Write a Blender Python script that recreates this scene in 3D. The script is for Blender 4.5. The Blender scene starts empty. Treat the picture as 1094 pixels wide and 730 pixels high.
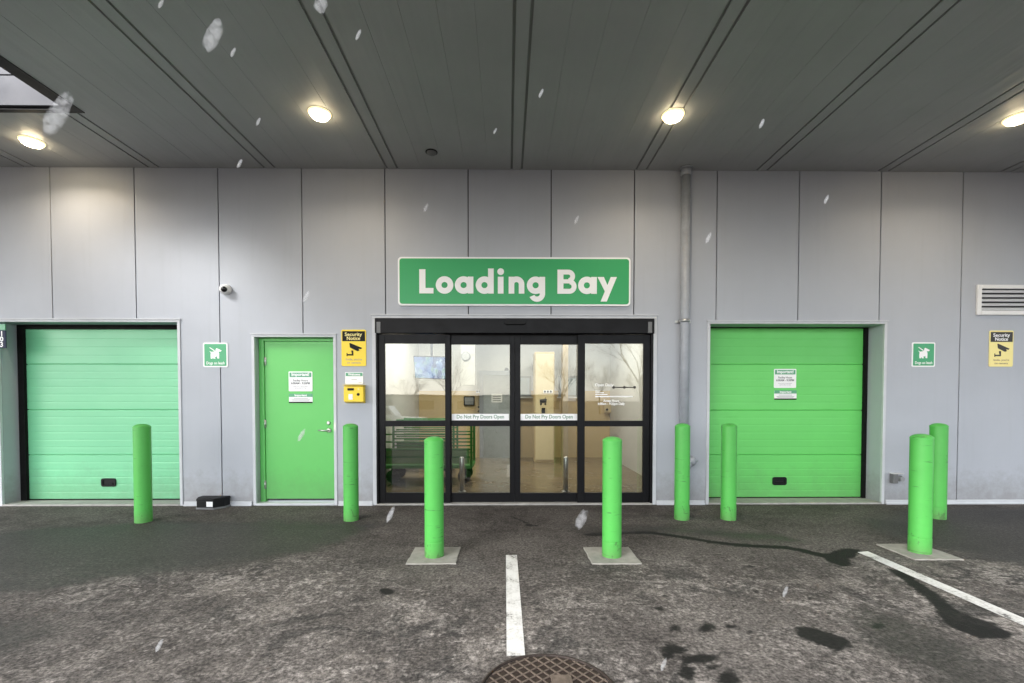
import bpy, bmesh, math, random
import numpy as np
from mathutils import Vector, Matrix, noise
R = math.radians
random.seed(7)
S = bpy.context.scene
C = S.collection

# ------------------------------------------------------------------ camera
FPX, PX0, CAM_Z = 485.0, 547.0, 1.35
PITCH, YAW = R(1.3), R(0.6)                      # down, to the right
CY = 427 + FPX*math.tan(PITCH)                   # principal row in the photo
cam = bpy.data.cameras.new('camera'); cob = bpy.data.objects.new('camera', cam); C.objects.link(cob)
cam.sensor_width = 36; cam.lens = FPX/1094*36; cam.shift_y = (CY-365)/1094
cam.clip_start = 0.05; cam.clip_end = 2000
cob.location = (0, 0, CAM_Z)
cob.rotation_euler = (math.pi/2-PITCH, 0, -YAW)
S.camera = cob
MW = Matrix.LocRotScale(cob.location, cob.rotation_euler, None)
RM = MW.to_3x3()
def ray(px, py):
    return RM @ Vector(((px-PX0)/FPX, -(py-CY)/FPX, -1))
def G(px, py, z=0.0):
    d = ray(px, py); t = (z-CAM_Z)/d.z
    return Vector((0, 0, CAM_Z)) + d*t
YW = G(547, 539.5).y                             # the facade plane
def P(px, py, y=None):
    y = YW if y is None else y
    d = ray(px, py)
    return Vector((0, 0, CAM_Z)) + d*(y/d.y)
def PX(px, py, y=None): return P(px, py, y).x
def PZ(px, py, y=None): return P(px, py, y).z
def D(px, py, dist):
    d = ray(px, py)
    return Vector((0, 0, CAM_Z)) + d*dist

# ------------------------------------------------------------------ materials
def mat(name, col, rough=0.6, metal=0.0, spec=0.5, var=0.0, vscale=4.0, bump=0.0, bscale=200.0, col2=None, coat=0.0):
    m = bpy.data.materials.new(name); m.use_nodes = True
    nt = m.node_tree; b = nt.nodes['Principled BSDF']
    b.inputs['Base Color'].default_value = (*col, 1)
    b.inputs['Roughness'].default_value = rough
    b.inputs['Metallic'].default_value = metal
    b.inputs['Specular IOR Level'].default_value = spec
    b.inputs['Coat Weight'].default_value = coat
    b.inputs['Coat Roughness'].default_value = 0.25
    tc = nt.nodes.new('ShaderNodeTexCoord')
    if var > 0:
        n = nt.nodes.new('ShaderNodeTexNoise'); n.inputs['Scale'].default_value = vscale
        n.inputs['Detail'].default_value = 8; n.inputs['Roughness'].default_value = 0.65
        nt.links.new(tc.outputs['Object'], n.inputs['Vector'])
        mr = nt.nodes.new('ShaderNodeMapRange')
        mr.inputs[1].default_value = 0.3; mr.inputs[2].default_value = 0.7
        nt.links.new(n.outputs['Fac'], mr.inputs[0])
        mx = nt.nodes.new('ShaderNodeMix'); mx.data_type = 'RGBA'
        c2 = col2 or tuple(c*(1-var) for c in col)
        mx.inputs[6].default_value = (*c2, 1); mx.inputs[7].default_value = (*col, 1)
        nt.links.new(mr.outputs[0], mx.inputs[0])
        nt.links.new(mx.outputs[2], b.inputs['Base Color'])
        rr = nt.nodes.new('ShaderNodeMapRange')
        rr.inputs[3].default_value = min(1, rough+0.08); rr.inputs[4].default_value = max(0.03, rough-0.06)
        nt.links.new(mr.outputs[0], rr.inputs[0]); nt.links.new(rr.outputs[0], b.inputs['Roughness'])
    if bump > 0:
        n2 = nt.nodes.new('ShaderNodeTexNoise'); n2.inputs['Scale'].default_value = bscale
        n2.inputs['Detail'].default_value = 3
        nt.links.new(tc.outputs['Object'], n2.inputs['Vector'])
        bp = nt.nodes.new('ShaderNodeBump'); bp.inputs['Strength'].default_value = bump
        bp.inputs['Distance'].default_value = 0.003
        nt.links.new(n2.outputs['Fac'], bp.inputs['Height']); nt.links.new(bp.outputs[0], b.inputs['Normal'])
    return m
def emit(name, col, strength):
    m = bpy.data.materials.new(name); m.use_nodes = True
    b = m.node_tree.nodes['Principled BSDF']
    b.inputs['Base Color'].default_value = (*col, 1)
    b.inputs['Emission Color'].default_value = (*col, 1); b.inputs['Emission Strength'].default_value = strength
    return m

def wall_mat():
    m = mat('embossed_wall_panel', (.43, .455, .505), .5, var=.06, vscale=1.3, bump=.35, bscale=90)
    nt = m.node_tree; b = nt.nodes['Principled BSDF']
    # rain-run dirt near the foot of the wall and fine vertical streaks
    src = b.inputs['Base Color'].links[0].from_socket
    tc = nt.nodes.new('ShaderNodeTexCoord'); mp = nt.nodes.new('ShaderNodeMapping')
    mp.inputs['Scale'].default_value = (9, 9, .5)
    nt.links.new(tc.outputs['Object'], mp.inputs['Vector'])
    n = nt.nodes.new('ShaderNodeTexNoise'); n.inputs['Scale'].default_value = 1.5; n.inputs['Detail'].default_value = 6
    nt.links.new(mp.outputs[0], n.inputs['Vector'])
    mr = nt.nodes.new('ShaderNodeMapRange'); mr.inputs[1].default_value = .55; mr.inputs[2].default_value = .8
    mr.inputs[3].default_value = 0; mr.inputs[4].default_value = .15
    nt.links.new(n.outputs['Fac'], mr.inputs[0])
    mx = nt.nodes.new('ShaderNodeMix'); mx.data_type = 'RGBA'; mx.inputs[7].default_value = (.31, .32, .335, 1)
    nt.links.new(mr.outputs[0], mx.inputs[0]); nt.links.new(src, mx.inputs[6])
    # splashed dirt along the foot, with a ragged upper edge
    sx = nt.nodes.new('ShaderNodeSeparateXYZ'); nt.links.new(tc.outputs['Object'], sx.inputs[0])
    n3 = nt.nodes.new('ShaderNodeTexNoise'); n3.inputs['Scale'].default_value = 7; n3.inputs['Detail'].default_value = 8; n3.inputs['Roughness'].default_value = .75
    nt.links.new(tc.outputs['Object'], n3.inputs['Vector'])
    md = nt.nodes.new('ShaderNodeMath'); md.operation = 'MULTIPLY_ADD'; md.inputs[1].default_value = -.9; nt.links.new(n3.outputs['Fac'], md.inputs[0]); nt.links.new(sx.outputs[2], md.inputs[2])
    dr = nt.nodes.new('ShaderNodeMapRange'); dr.inputs[1].default_value = -.42; dr.inputs[2].default_value = .0; dr.inputs[3].default_value = .5; dr.inputs[4].default_value = 0
    nt.links.new(md.outputs[0], dr.inputs[0])
    m2 = nt.nodes.new('ShaderNodeMix'); m2.data_type = 'RGBA'; m2.inputs[7].default_value = (.17, .155, .135, 1)
    nt.links.new(dr.outputs[0], m2.inputs[0]); nt.links.new(mx.outputs[2], m2.inputs[6]); nt.links.new(m2.outputs[2], b.inputs['Base Color'])
    return m
M = {}
M['wall'] = wall_mat()
M['trim'] = mat('flashing', (.58, .60, .635), .45, var=.1, vscale=6)
M['backing'] = mat('dark_backing', (.03, .03, .032), .8)
M['soffit'] = mat('soffit_metal', (.39, .40, .405), .5, var=.1, vscale=1.2, bump=.15, bscale=60)
def soffit_wave(m):
    nt = m.node_tree; b = nt.nodes['Principled BSDF']; tc = nt.nodes.new('ShaderNodeTexCoord'); mp = nt.nodes.new('ShaderNodeMapping')
    mp.inputs['Scale'].default_value = (2.6, .22, 1); nt.links.new(tc.outputs['Object'], mp.inputs['Vector'])
    n = nt.nodes.new('ShaderNodeTexNoise'); n.inputs['Scale'].default_value = 1.4; n.inputs['Detail'].default_value = 3; nt.links.new(mp.outputs[0], n.inputs['Vector'])
    bp = nt.nodes.new('ShaderNodeBump'); bp.inputs['Strength'].default_value = .35; bp.inputs['Distance'].default_value = .05
    old = b.inputs['Normal'].links[0].from_socket; nt.links.new(old, bp.inputs['Normal'])
    nt.links.new(n.outputs['Fac'], bp.inputs['Height']); nt.links.new(bp.outputs[0], b.inputs['Normal'])
soffit_wave(M['soffit'])
M['soffit_dark'] = mat('soffit_groove', (.24, .245, .243), .7)
M['black'] = mat('black_anodised', (.006, .006, .0075), .42, spec=.18, var=.3, vscale=8)
M['rubber'] = mat('black_rubber', (.006, .006, .006), .75, spec=.2, var=.3, vscale=12)
M['door_green'] = mat('green_door_paint', (.14, .62, .135), .42, var=.06, vscale=2.5, bump=.12, bscale=70)
M['door_sheen'] = mat('green_door_paint_sheen', (.20, .63, .34), .38, var=.06, vscale=1.2, bump=.12, bscale=70)  # green door paint lightened to minty: sky sheen put into the base colour
M['door_green2'] = mat('green_steel_door_paint', (.125, .55, .125), .4, var=.05, vscale=3, bump=.1, bscale=90)
M['steel'] = mat('brushed_steel', (.55, .55, .54), .32, metal=1, var=.15, vscale=20)
M['galv'] = mat('galvanised_pipe', (.375, .40, .445), .5, metal=.12, var=.2, vscale=9)
M['white'] = mat('white_paint', (.8, .8, .8), .45, var=.04, vscale=10)
M['signwhite'] = mat('sign_white', (.9, .905, .915), .4)
M['signgreen'] = mat('sign_green', (.026, .36, .115), .38)
M['signteal'] = mat('sign_teal', (.05, .36, .16), .4)
M['signteal2'] = mat('notice_green', (.10, .36, .20), .4)
M['yellow'] = mat('sign_yellow', (.9, .66, .02), .4)
M['yellow2'] = mat('sign_yellow_faded', (.9, .78, .30), .4)
M['signblack'] = mat('sign_black', (.012, .011, .010), .5, spec=.15)
M['signgrey'] = mat('sign_grey', (.055, .052, .05), .5, spec=.2)
M['inkgrey'] = mat('ink_grey', (.22, .23, .24), .6)
M['inklight'] = mat('ink_light', (.45, .46, .48), .6)
M['navy'] = mat('navy', (.006, .014, .05), .5, spec=.2)
M['decal'] = mat('decal_green', (.18, .30, .22), .5)
M['concrete'] = mat('pad_concrete', (.34, .325, .29), .85, var=.35, vscale=9, bump=.5, bscale=120)
M['sill'] = mat('sill_concrete', (.42, .41, .39), .8, var=.3, vscale=8, bump=.4, bscale=100)
M['iron'] = mat('rusty_iron', (.045, .030, .024), .6, metal=.3, var=.6, vscale=28, bump=.6, bscale=160)
M['iron_bar'] = mat('worn_iron_bar', (.20, .155, .125), .55, metal=.3, var=.55, vscale=25, bump=.3, bscale=120)
M['plastic'] = mat('black_plastic', (.009, .0095, .011), .5, spec=.2, var=.3, vscale=10)
M['plastic_grey'] = mat('grey_plastic', (.16, .165, .17), .5, var=.15, vscale=10)
M['boxgrey'] = mat('grey_box', (.30, .31, .32), .45, metal=.3)
M['lens'] = mat('black_lens', (.004, .004, .005), .08)
M['beige'] = mat('beige_wall', (.62, .47, .24), .6, var=.06, vscale=2)
M['roomwhite'] = mat('room_white', (.60, .595, .58), .6, var=.04, vscale=2)
M['roomfloor'] = mat('room_floor', (.22, .17, .11), .22, var=.2, vscale=3)
M['cart'] = mat('cart_green', (.035, .20, .03), .4, var=.1, vscale=8)
M['brown'] = mat('lift_frame', (.42, .33, .2), .4, metal=.3)
M['lamp'] = emit('lamp_lens', (1, .82, .52), 14)
M['lamp_rim'] = emit('lamp_rim_glow', (1, .78, .42), .45)
M['tube'] = emit('ceiling_lamp', (1, .93, .8), 2.2)
M['carwhite'] = mat('car_white', (.8, .8, .8), .25, coat=.6)
M['carglass'] = mat('car_glass', (.03, .035, .04), .08)
M['bark'] = mat('bark', (.10, .085, .07), .9, var=.4, vscale=6)
def snow_mat(name, d0, d1):
    m = bpy.data.materials.new(name); m.use_nodes = True; nt = m.node_tree; nt.nodes.clear()
    o = nt.nodes.new('ShaderNodeOutputMaterial'); v = nt.nodes.new('ShaderNodeVolumeScatter')
    v.inputs['Color'].default_value = (.96, .97, 1, 1)
    tc = nt.nodes.new('ShaderNodeTexCoord'); n = nt.nodes.new('ShaderNodeTexNoise'); n.inputs['Scale'].default_value = 160; n.inputs['Detail'].default_value = 3
    nt.links.new(tc.outputs['Object'], n.inputs['Vector'])
    mr = nt.nodes.new('ShaderNodeMapRange'); mr.inputs[1].default_value = .35; mr.inputs[2].default_value = .65; mr.inputs[3].default_value = d0; mr.inputs[4].default_value = d1
    nt.links.new(n.outputs['Fac'], mr.inputs[0]); nt.links.new(mr.outputs[0], v.inputs['Density']); nt.links.new(v.outputs[0], o.inputs['Volume'])
    return m
M['snow'] = snow_mat('fluffy_snow', 15, 190)
M['snow_big'] = snow_mat('loose_snow', 0, 62)
M['facade'] = mat('pale_facade', (.42, .41, .39), .8, var=.15, vscale=1)
M['roofgrey'] = mat('roof_grey', (.12, .12, .125), .8)

def dirt(m, h, amt, col):
    nt = m.node_tree; b = nt.nodes['Principled BSDF']; src = b.inputs['Base Color'].links[0].from_socket
    tc = nt.nodes.new('ShaderNodeTexCoord'); sx = nt.nodes.new('ShaderNodeSeparateXYZ'); nt.links.new(tc.outputs['Object'], sx.inputs[0])
    n = nt.nodes.new('ShaderNodeTexNoise'); n.inputs['Scale'].default_value = 6; n.inputs['Detail'].default_value = 9; n.inputs['Roughness'].default_value = .75
    nt.links.new(tc.outputs['Object'], n.inputs['Vector'])
    md = nt.nodes.new('ShaderNodeMath'); md.operation = 'MULTIPLY_ADD'; md.inputs[1].default_value = -1.5*h; nt.links.new(n.outputs['Fac'], md.inputs[0]); nt.links.new(sx.outputs[2], md.inputs[2])
    mr = nt.nodes.new('ShaderNodeMapRange'); mr.inputs[1].default_value = -.75*h; mr.inputs[2].default_value = .3*h; mr.inputs[3].default_value = amt; mr.inputs[4].default_value = 0
    nt.links.new(md.outputs[0], mr.inputs[0])
    mx = nt.nodes.new('ShaderNodeMix'); mx.data_type = 'RGBA'; mx.inputs[7].default_value = (*col, 1)
    nt.links.new(mr.outputs[0], mx.inputs[0]); nt.links.new(src, mx.inputs[6]); nt.links.new(mx.outputs[2], b.inputs['Base Color'])
for k_ in ('door_green', 'door_sheen', 'door_green2'): dirt(M[k_], .45, .45, (.10, .17, .08))
def bollard_mat():
    m = mat('bollard_green_sleeve', (.09, .47, .082), .42, var=.10, vscale=7, bump=.12, bscale=50)
    nt = m.node_tree; b = nt.nodes['Principled BSDF']
    src = b.inputs['Base Color'].links[0].from_socket
    g = nt.nodes.new('ShaderNodeObjectInfo'); tc = nt.nodes.new('ShaderNodeTexCoord')
    ad = nt.nodes.new('ShaderNodeVectorMath'); ad.operation = 'MULTIPLY_ADD'
    cb = nt.nodes.new('ShaderNodeCombineXYZ')
    nt.links.new(g.outputs['Random'], cb.inputs[2])
    ad.inputs[1].default_value = (1, 1, .6)
    nt.links.new(tc.outputs['Object'], ad.inputs[0]); nt.links.new(cb.outputs[0], ad.inputs[2])
    n = nt.nodes.new('ShaderNodeTexNoise'); n.inputs['Scale'].default_value = 16; n.inputs['Detail'].default_value = 7; n.inputs['Roughness'].default_value = .7
    nt.links.new(ad.outputs[0], n.inputs['Vector'])
    sx = nt.nodes.new('ShaderNodeSeparateXYZ'); nt.links.new(tc.outputs['Object'], sx.inputs[0])
    hz = nt.nodes.new('ShaderNodeMapRange'); hz.inputs[1].default_value = 0; hz.inputs[2].default_value = .35
    hz.inputs[3].default_value = .535; hz.inputs[4].default_value = .665
    nt.links.new(sx.outputs[2], hz.inputs[0])
    gt = nt.nodes.new('ShaderNodeMath'); gt.operation = 'SUBTRACT'
    nt.links.new(n.outputs['Fac'], gt.inputs[0]); nt.links.new(hz.outputs[0], gt.inputs[1])
    mr = nt.nodes.new('ShaderNodeMapRange'); mr.inputs[1].default_value = 0; mr.inputs[2].default_value = .06; mr.inputs[4].default_value = .75
    nt.links.new(gt.outputs[0], mr.inputs[0])
    mx = nt.nodes.new('ShaderNodeMix'); mx.data_type = 'RGBA'; mx.inputs[7].default_value = (.05, .16, .04, 1)
    nt.links.new(mr.outputs[0], mx.inputs[0]); nt.links.new(src, mx.inputs[6])
    mp = nt.nodes.new('ShaderNodeMapping'); mp.inputs['Scale'].default_value = (5, 5, 60); nt.links.new(ad.outputs[0], mp.inputs['Vector'])
    n4 = nt.nodes.new('ShaderNodeTexNoise'); n4.inputs['Scale'].default_value = 1.6; n4.inputs['Detail'].default_value = 4; nt.links.new(mp.outputs[0], n4.inputs['Vector'])
    m4 = nt.nodes.new('ShaderNodeMapRange'); m4.inputs[1].default_value = .66; m4.inputs[2].default_value = .72; m4.inputs[4].default_value = .6; nt.links.new(n4.outputs['Fac'], m4.inputs[0])
    x4 = nt.nodes.new('ShaderNodeMix'); x4.data_type = 'RGBA'; x4.inputs[7].default_value = (.03, .07, .025, 1)
    nt.links.new(m4.outputs[0], x4.inputs[0]); nt.links.new(mx.outputs[2], x4.inputs[6]); nt.links.new(x4.outputs[2], b.inputs['Base Color'])
    dirt(m, .16, .5, (.10, .15, .06))
    return m
M['bollard'] = bollard_mat()

def glass_mat():
    m = bpy.data.materials.new('door_glass'); m.use_nodes = True
    nt = m.node_tree; nt.nodes.clear()
    o = nt.nodes.new('ShaderNodeOutputMaterial')
    t = nt.nodes.new('ShaderNodeBsdfTransparent'); t.inputs[0].default_value = (.82, .84, .82, 1)
    g = nt.nodes.new('ShaderNodeBsdfGlossy'); g.inputs['Roughness'].default_value = .012
    n = nt.nodes.new('ShaderNodeTexNoise'); n.inputs['Scale'].default_value = 1.6; n.inputs['Detail'].default_value = 1
    tc = nt.nodes.new('ShaderNodeTexCoord'); nt.links.new(tc.outputs['Object'], n.inputs['Vector'])
    bp = nt.nodes.new('ShaderNodeBump'); bp.inputs['Strength'].default_value = .06; bp.inputs['Distance'].default_value = .01
    nt.links.new(n.outputs['Fac'], bp.inputs['Height']); nt.links.new(bp.outputs[0], g.inputs['Normal'])
    f = nt.nodes.new('ShaderNodeFresnel'); f.inputs['IOR'].default_value = 1.52
    ml = nt.nodes.new('ShaderNodeMath'); ml.operation = 'MULTIPLY'; ml.inputs[1].default_value = 2.1; ml.use_clamp = True
    nt.links.new(f.outputs[0], ml.inputs[0])
    mx = nt.nodes.new('ShaderNodeMixShader')
    nt.links.new(ml.outputs[0], mx.inputs[0]); nt.links.new(t.outputs[0], mx.inputs[1]); nt.links.new(g.outputs[0], mx.inputs[2])
    nt.links.new(mx.outputs[0], o.inputs[0])
    return m
M['glass'] = glass_mat()

def line_mat():
    m = mat('road_paint', (.74, .74, .72), .7, bump=.4, bscale=150)
    nt = m.node_tree; b = nt.nodes['Principled BSDF']
    tc = nt.nodes.new('ShaderNodeTexCoord')
    n = nt.nodes.new('ShaderNodeTexNoise'); n.inputs['Scale'].default_value = 55; n.inputs['Detail'].default_value = 6; n.inputs['Roughness'].default_value = .75
    nt.links.new(tc.outputs['Object'], n.inputs['Vector'])
    n2 = nt.nodes.new('ShaderNodeTexNoise'); n2.inputs['Scale'].default_value = 7; n2.inputs['Detail'].default_value = 5
    nt.links.new(tc.outputs['Object'], n2.inputs['Vector'])
    mu = nt.nodes.new('ShaderNodeMath'); mu.operation = 'ADD'; nt.links.new(n.outputs['Fac'], mu.inputs[0]); nt.links.new(n2.outputs['Fac'], mu.inputs[1])
    r = nt.nodes.new('ShaderNodeValToRGB')
    r.color_ramp.elements[0].position = .385; r.color_ramp.elements[0].color = (.10, .095, .09, 1)
    r.color_ramp.elements[1].position = .45; r.color_ramp.elements[1].color = (.52, .51, .485, 1)
    e = r.color_ramp.elements.new(.55); e.color = (.66, .655, .635, 1)
    h = nt.nodes.new('ShaderNodeMath'); h.operation = 'MULTIPLY'; h.inputs[1].default_value = .5
    nt.links.new(mu.outputs[0], h.inputs[0]); nt.links.new(h.outputs[0], r.inputs[0]); nt.links.new(r.outputs[0], b.inputs['Base Color'])
    return m
M['line'] = line_mat()

def ground_mat():
    m = bpy.data.materials.new('worn_asphalt'); m.use_nodes = True
    nt = m.node_tree; b = nt.nodes['Principled BSDF']; L = nt.links.new
    tc = nt.nodes.new('ShaderNodeTexCoord')
    def nz(scale, detail=6, rough=.6, dist=0.0, sx=1, sy=1):
        mp = nt.nodes.new('ShaderNodeMapping'); mp.inputs['Scale'].default_value = (sx, sy, 1)
        L(tc.outputs['Object'], mp.inputs['Vector'])
        n = nt.nodes.new('ShaderNodeTexNoise'); n.inputs['Scale'].default_value = scale
        n.inputs['Detail'].default_value = detail; n.inputs['Roughness'].default_value = rough; n.inputs['Distortion'].default_value = dist
        L(mp.outputs[0], n.inputs['Vector']); return n.outputs['Fac']
    def mr(s, a, c, lo=0., hi=1.):
        n = nt.nodes.new('ShaderNodeMapRange'); n.interpolation_type = 'SMOOTHSTEP'
        for i, v in ((1, a), (2, c), (3, lo), (4, hi)): n.inputs[i].default_value = v
        L(s, n.inputs[0]); return n.outputs[0]
    def ma(op, x, y):
        n = nt.nodes.new('ShaderNodeMath'); n.operation = op
        for i, v in ((0, x), (1, y)):
            if isinstance(v, (int, float)): n.inputs[i].default_value = v
            else: L(v, n.inputs[i])
        return n.outputs[0]
    def mix(f, a, c):
        n = nt.nodes.new('ShaderNodeMix'); n.data_type = 'RGBA'
        if isinstance(f, (int, float)): n.inputs[0].default_value = f
        else: L(f, n.inputs[0])
        for i, v in ((6, a), (7, c)):
            if isinstance(v, tuple): n.inputs[i].default_value = (*v, 1)
            else: L(v, n.inputs[i])
        return n.outputs[2]
    def attr(nm):
        n = nt.nodes.new('ShaderNodeAttribute'); n.attribute_name = nm; return n.outputs['Fac']
    big = nz(1.1, 6, .6, .4); mid = nz(5.5, 9, .68, .6); fin = nz(52, 5, .78); speck = nz(160, 2, .6)
    crust = nz(13, 12, .78, .35)
    base = mix(mr(mid, .3, .72), (.047, .0415, .038), (.100, .089, .082))
    base = mix(mr(big, .35, .7, 0, .7), base, (.132, .119, .109))
    base = mix(ma('MULTIPLY', ma('MULTIPLY', mr(nz(2.9, 5, .58, .3), .52, .60), attr('pale')), .6), base, (.185, .166, .15))
    # pale dried salt and grit
    pale = ma('MULTIPLY', mr(ma('ADD', ma('MULTIPLY', crust, .6), ma('MULTIPLY', nz(1.9, 8, .66), .4)), .482, .61), attr('pale'))
    base = mix(ma('MULTIPLY', pale, .95), base, (.28, .256, .236))
    blot = ma('MULTIPLY', mr(nz(2.3, 10, .74, .7), .52, .60), attr('pale'))
    base = mix(ma('MULTIPLY', blot, .8), base, (.040, .038, .036))
    grain = ma('MULTIPLY', mr(fin, .32, .68, .48, 1.45), mr(nz(26, 8, .75), .3, .7, .62, 1.36))
    base = mix(mr(speck, .70, .76, 0, .6), base, (.34, .32, .29))
    edge = ma('ADD', ma('MULTIPLY', ma('SUBTRACT', nz(14, 6, .65), .5), .10), ma('MULTIPLY', ma('SUBTRACT', nz(60, 3), .5), .03))
    damp = mr(ma('ADD', attr('damp'), ma('MULTIPLY', ma('SUBTRACT', nz(4, 8, .7), .5), .55)), -.14, .16)
    base = mix(ma('MULTIPLY', damp, .72), base, (.031, .0285, .026))
    gm = nt.nodes.new('ShaderNodeMix'); gm.data_type = 'RGBA'; gm.blend_type = 'MULTIPLY'; gm.inputs[0].default_value = 1
    L(base, gm.inputs[6]); L(grain, gm.inputs[7]); base = gm.outputs[2]
    wet = mr(ma('ADD', attr('wet'), edge), -.016, .018)
    base = mix(ma('MULTIPLY', wet, .95), base, (.007, .0068, .0065))
    L(base, b.inputs['Base Color'])
    rough = ma('SUBTRACT', ma('SUBTRACT', .88, ma('MULTIPLY', damp, .26)), ma('MULTIPLY', wet, .12))
    L(rough, b.inputs['Roughness'])
    L(ma('ADD', ma('MULTIPLY', damp, .10), .2), b.inputs['Specular IOR Level'])
    h = ma('ADD', ma('MULTIPLY', fin, .6), ma('MULTIPLY', crust, .8))
    bp = nt.nodes.new('ShaderNodeBump'); bp.inputs['Strength'].default_value = .75; bp.inputs['Distance'].default_value = .006
    L(h, bp.inputs['Height']); L(bp.outputs[0], b.inputs['Normal'])
    return m
M['ground'] = ground_mat()

# ------------------------------------------------------------------ mesh helpers
def box(bm, x0, x1, y0, y1, z0, z1, bev=0.0, seg=1):
    if x1 < x0: x0, x1 = x1, x0
    if z1 < z0: z0, z1 = z1, z0
    if y1 < y0: y0, y1 = y1, y0
    vs = [bm.verts.new((x, y, z)) for x in (x0, x1) for y in (y0, y1) for z in (z0, z1)]
    q = [(0, 1, 3, 2), (4, 6, 7, 5), (0, 4, 5, 1), (2, 3, 7, 6), (0, 2, 6, 4), (1, 5, 7, 3)]
    fs = [bm.faces.new([vs[i] for i in f]) for f in q]
    if bev > 0:
        es = list({e for f in fs for e in f.edges})
        bmesh.ops.bevel(bm, geom=es, offset=bev, segments=seg, affect='EDGES', profile=.5)
def prism_y(bm, pts, y0, y1):
    """outline in (x, z) extruded from y0 (front) to y1"""
    a = [bm.verts.new((x, y0, z)) for x, z in pts]; c = [bm.verts.new((x, y1, z)) for x, z in pts]
    n = len(pts)
    f = [bm.faces.new(a), bm.faces.new(list(reversed(c)))]
    for i in range(n):
        f.append(bm.faces.new((a[i], c[i], c[(i+1) % n], a[(i+1) % n])))
    bmesh.ops.recalc_face_normals(bm, faces=f)
    if n > 4: bmesh.ops.triangulate(bm, faces=f[:2])
def prism_z(bm, pts, z0, z1, bev=0.0):
    a = [bm.verts.new((x, y, z1)) for x, y in pts]; c = [bm.verts.new((x, y, z0)) for x, y in pts]
    n = len(pts); top = bm.faces.new(a)
    f = [top, bm.faces.new(list(reversed(c)))]
    for i in range(n):
        f.append(bm.faces.new((a[i], c[i], c[(i+1) % n], a[(i+1) % n])))
    bmesh.ops.recalc_face_normals(bm, faces=f)
    if bev: bmesh.ops.bevel(bm, geom=list(top.edges), offset=bev, segments=2, affect='EDGES', profile=.5)
def rrect(x0, x1, z0, z1, r, n=5):
    p = []
    for cx, cz, a0 in ((x1-r, z1-r, 0), (x0+r, z1-r, 90), (x0+r, z0+r, 180), (x1-r, z0+r, 270)):
        for i in range(n+1):
            a = R(a0+90*i/n); p.append((cx+r*math.cos(a), cz+r*math.sin(a)))
    return p
def tube(bm, pts, rad, n=12, cap=True):
    pts = [Vector(p) for p in pts]; rad = rad if isinstance(rad, (list, tuple)) else [rad]*len(pts)
    rings = []; prev = None
    for i, p in enumerate(pts):
        t = (pts[min(i+1, len(pts)-1)]-pts[max(i-1, 0)]).normalized()
        if prev is None:
            u = t.orthogonal().normalized()
        else:
            u = (prev - t*prev.dot(t)).normalized()
        prev = u; v = t.cross(u)
        rings.append([bm.verts.new(p+(u*math.cos(2*math.pi*k/n)+v*math.sin(2*math.pi*k/n))*rad[i]) for k in range(n)])
    for a, c in zip(rings, rings[1:]):
        for k in range(n):
            bm.faces.new((a[k], a[(k+1) % n], c[(k+1) % n], c[k])).smooth = True
    if cap:
        bm.faces.new(list(reversed(rings[0]))); bm.faces.new(rings[-1])
def lathe(bm, prof, n=32, c=(0, 0, 0), axis='z'):
    rings = []
    for r, h in prof:
        ring = []
        for k in range(n):
            a = 2*math.pi*k/n
            q = (r*math.cos(a), r*math.sin(a), h) if axis == 'z' else (r*math.cos(a), h, r*math.sin(a))
            ring.append(bm.verts.new((q[0]+c[0], q[1]+c[1], q[2]+c[2])))
        rings.append(ring)
    fs = []
    for a, b_ in zip(rings, rings[1:]):
        for k in range(n):
            f = bm.faces.new((a[k], a[(k+1) % n], b_[(k+1) % n], b_[k])); f.smooth = True; fs.append(f)
    fs.append(bm.faces.new(rings[0])); fs.append(bm.faces.new(rings[-1]))
    bmesh.ops.recalc_face_normals(bm, faces=fs)
def tag(o, label=None, cat=None, group=None, kind=None):
    if label: o['label'] = label
    if cat: o['category'] = cat
    if group: o['group'] = group
    if kind: o['kind'] = kind
    return o
ORG = {}
def root(name, loc, label, cat, group=None):
    o = bpy.data.objects.new(name, None); C.objects.link(o); o.location = loc; o.empty_display_size = .1
    ORG[o] = Vector(loc); return tag(o, label, cat, group)
def obj(name, bm, m, parent=None, org=None, smooth_deg=None):
    """link the bmesh (world coordinates) as ONE mesh object under its parent"""
    if parent is not None: org = ORG[parent]
    if org is not None: bmesh.ops.translate(bm, verts=bm.verts, vec=-Vector(org))
    me = bpy.data.meshes.new(name); bm.to_mesh(me); bm.free()
    me.materials.append(m)
    o = bpy.data.objects.new(name, me); C.objects.link(o)
    if parent is not None: o.parent = parent; ORG[o] = ORG[parent]
    elif org is not None: o.location = org; ORG[o] = Vector(org)
    else: ORG[o] = Vector((0, 0, 0))
    if smooth_deg:
        for p in me.polygons: p.use_smooth = True
        me.set_sharp_from_angle(angle=R(smooth_deg))
    return o
def one(fn, *a, **k):
    bm = bmesh.new(); fn(bm, *a, **k); return bm
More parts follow.
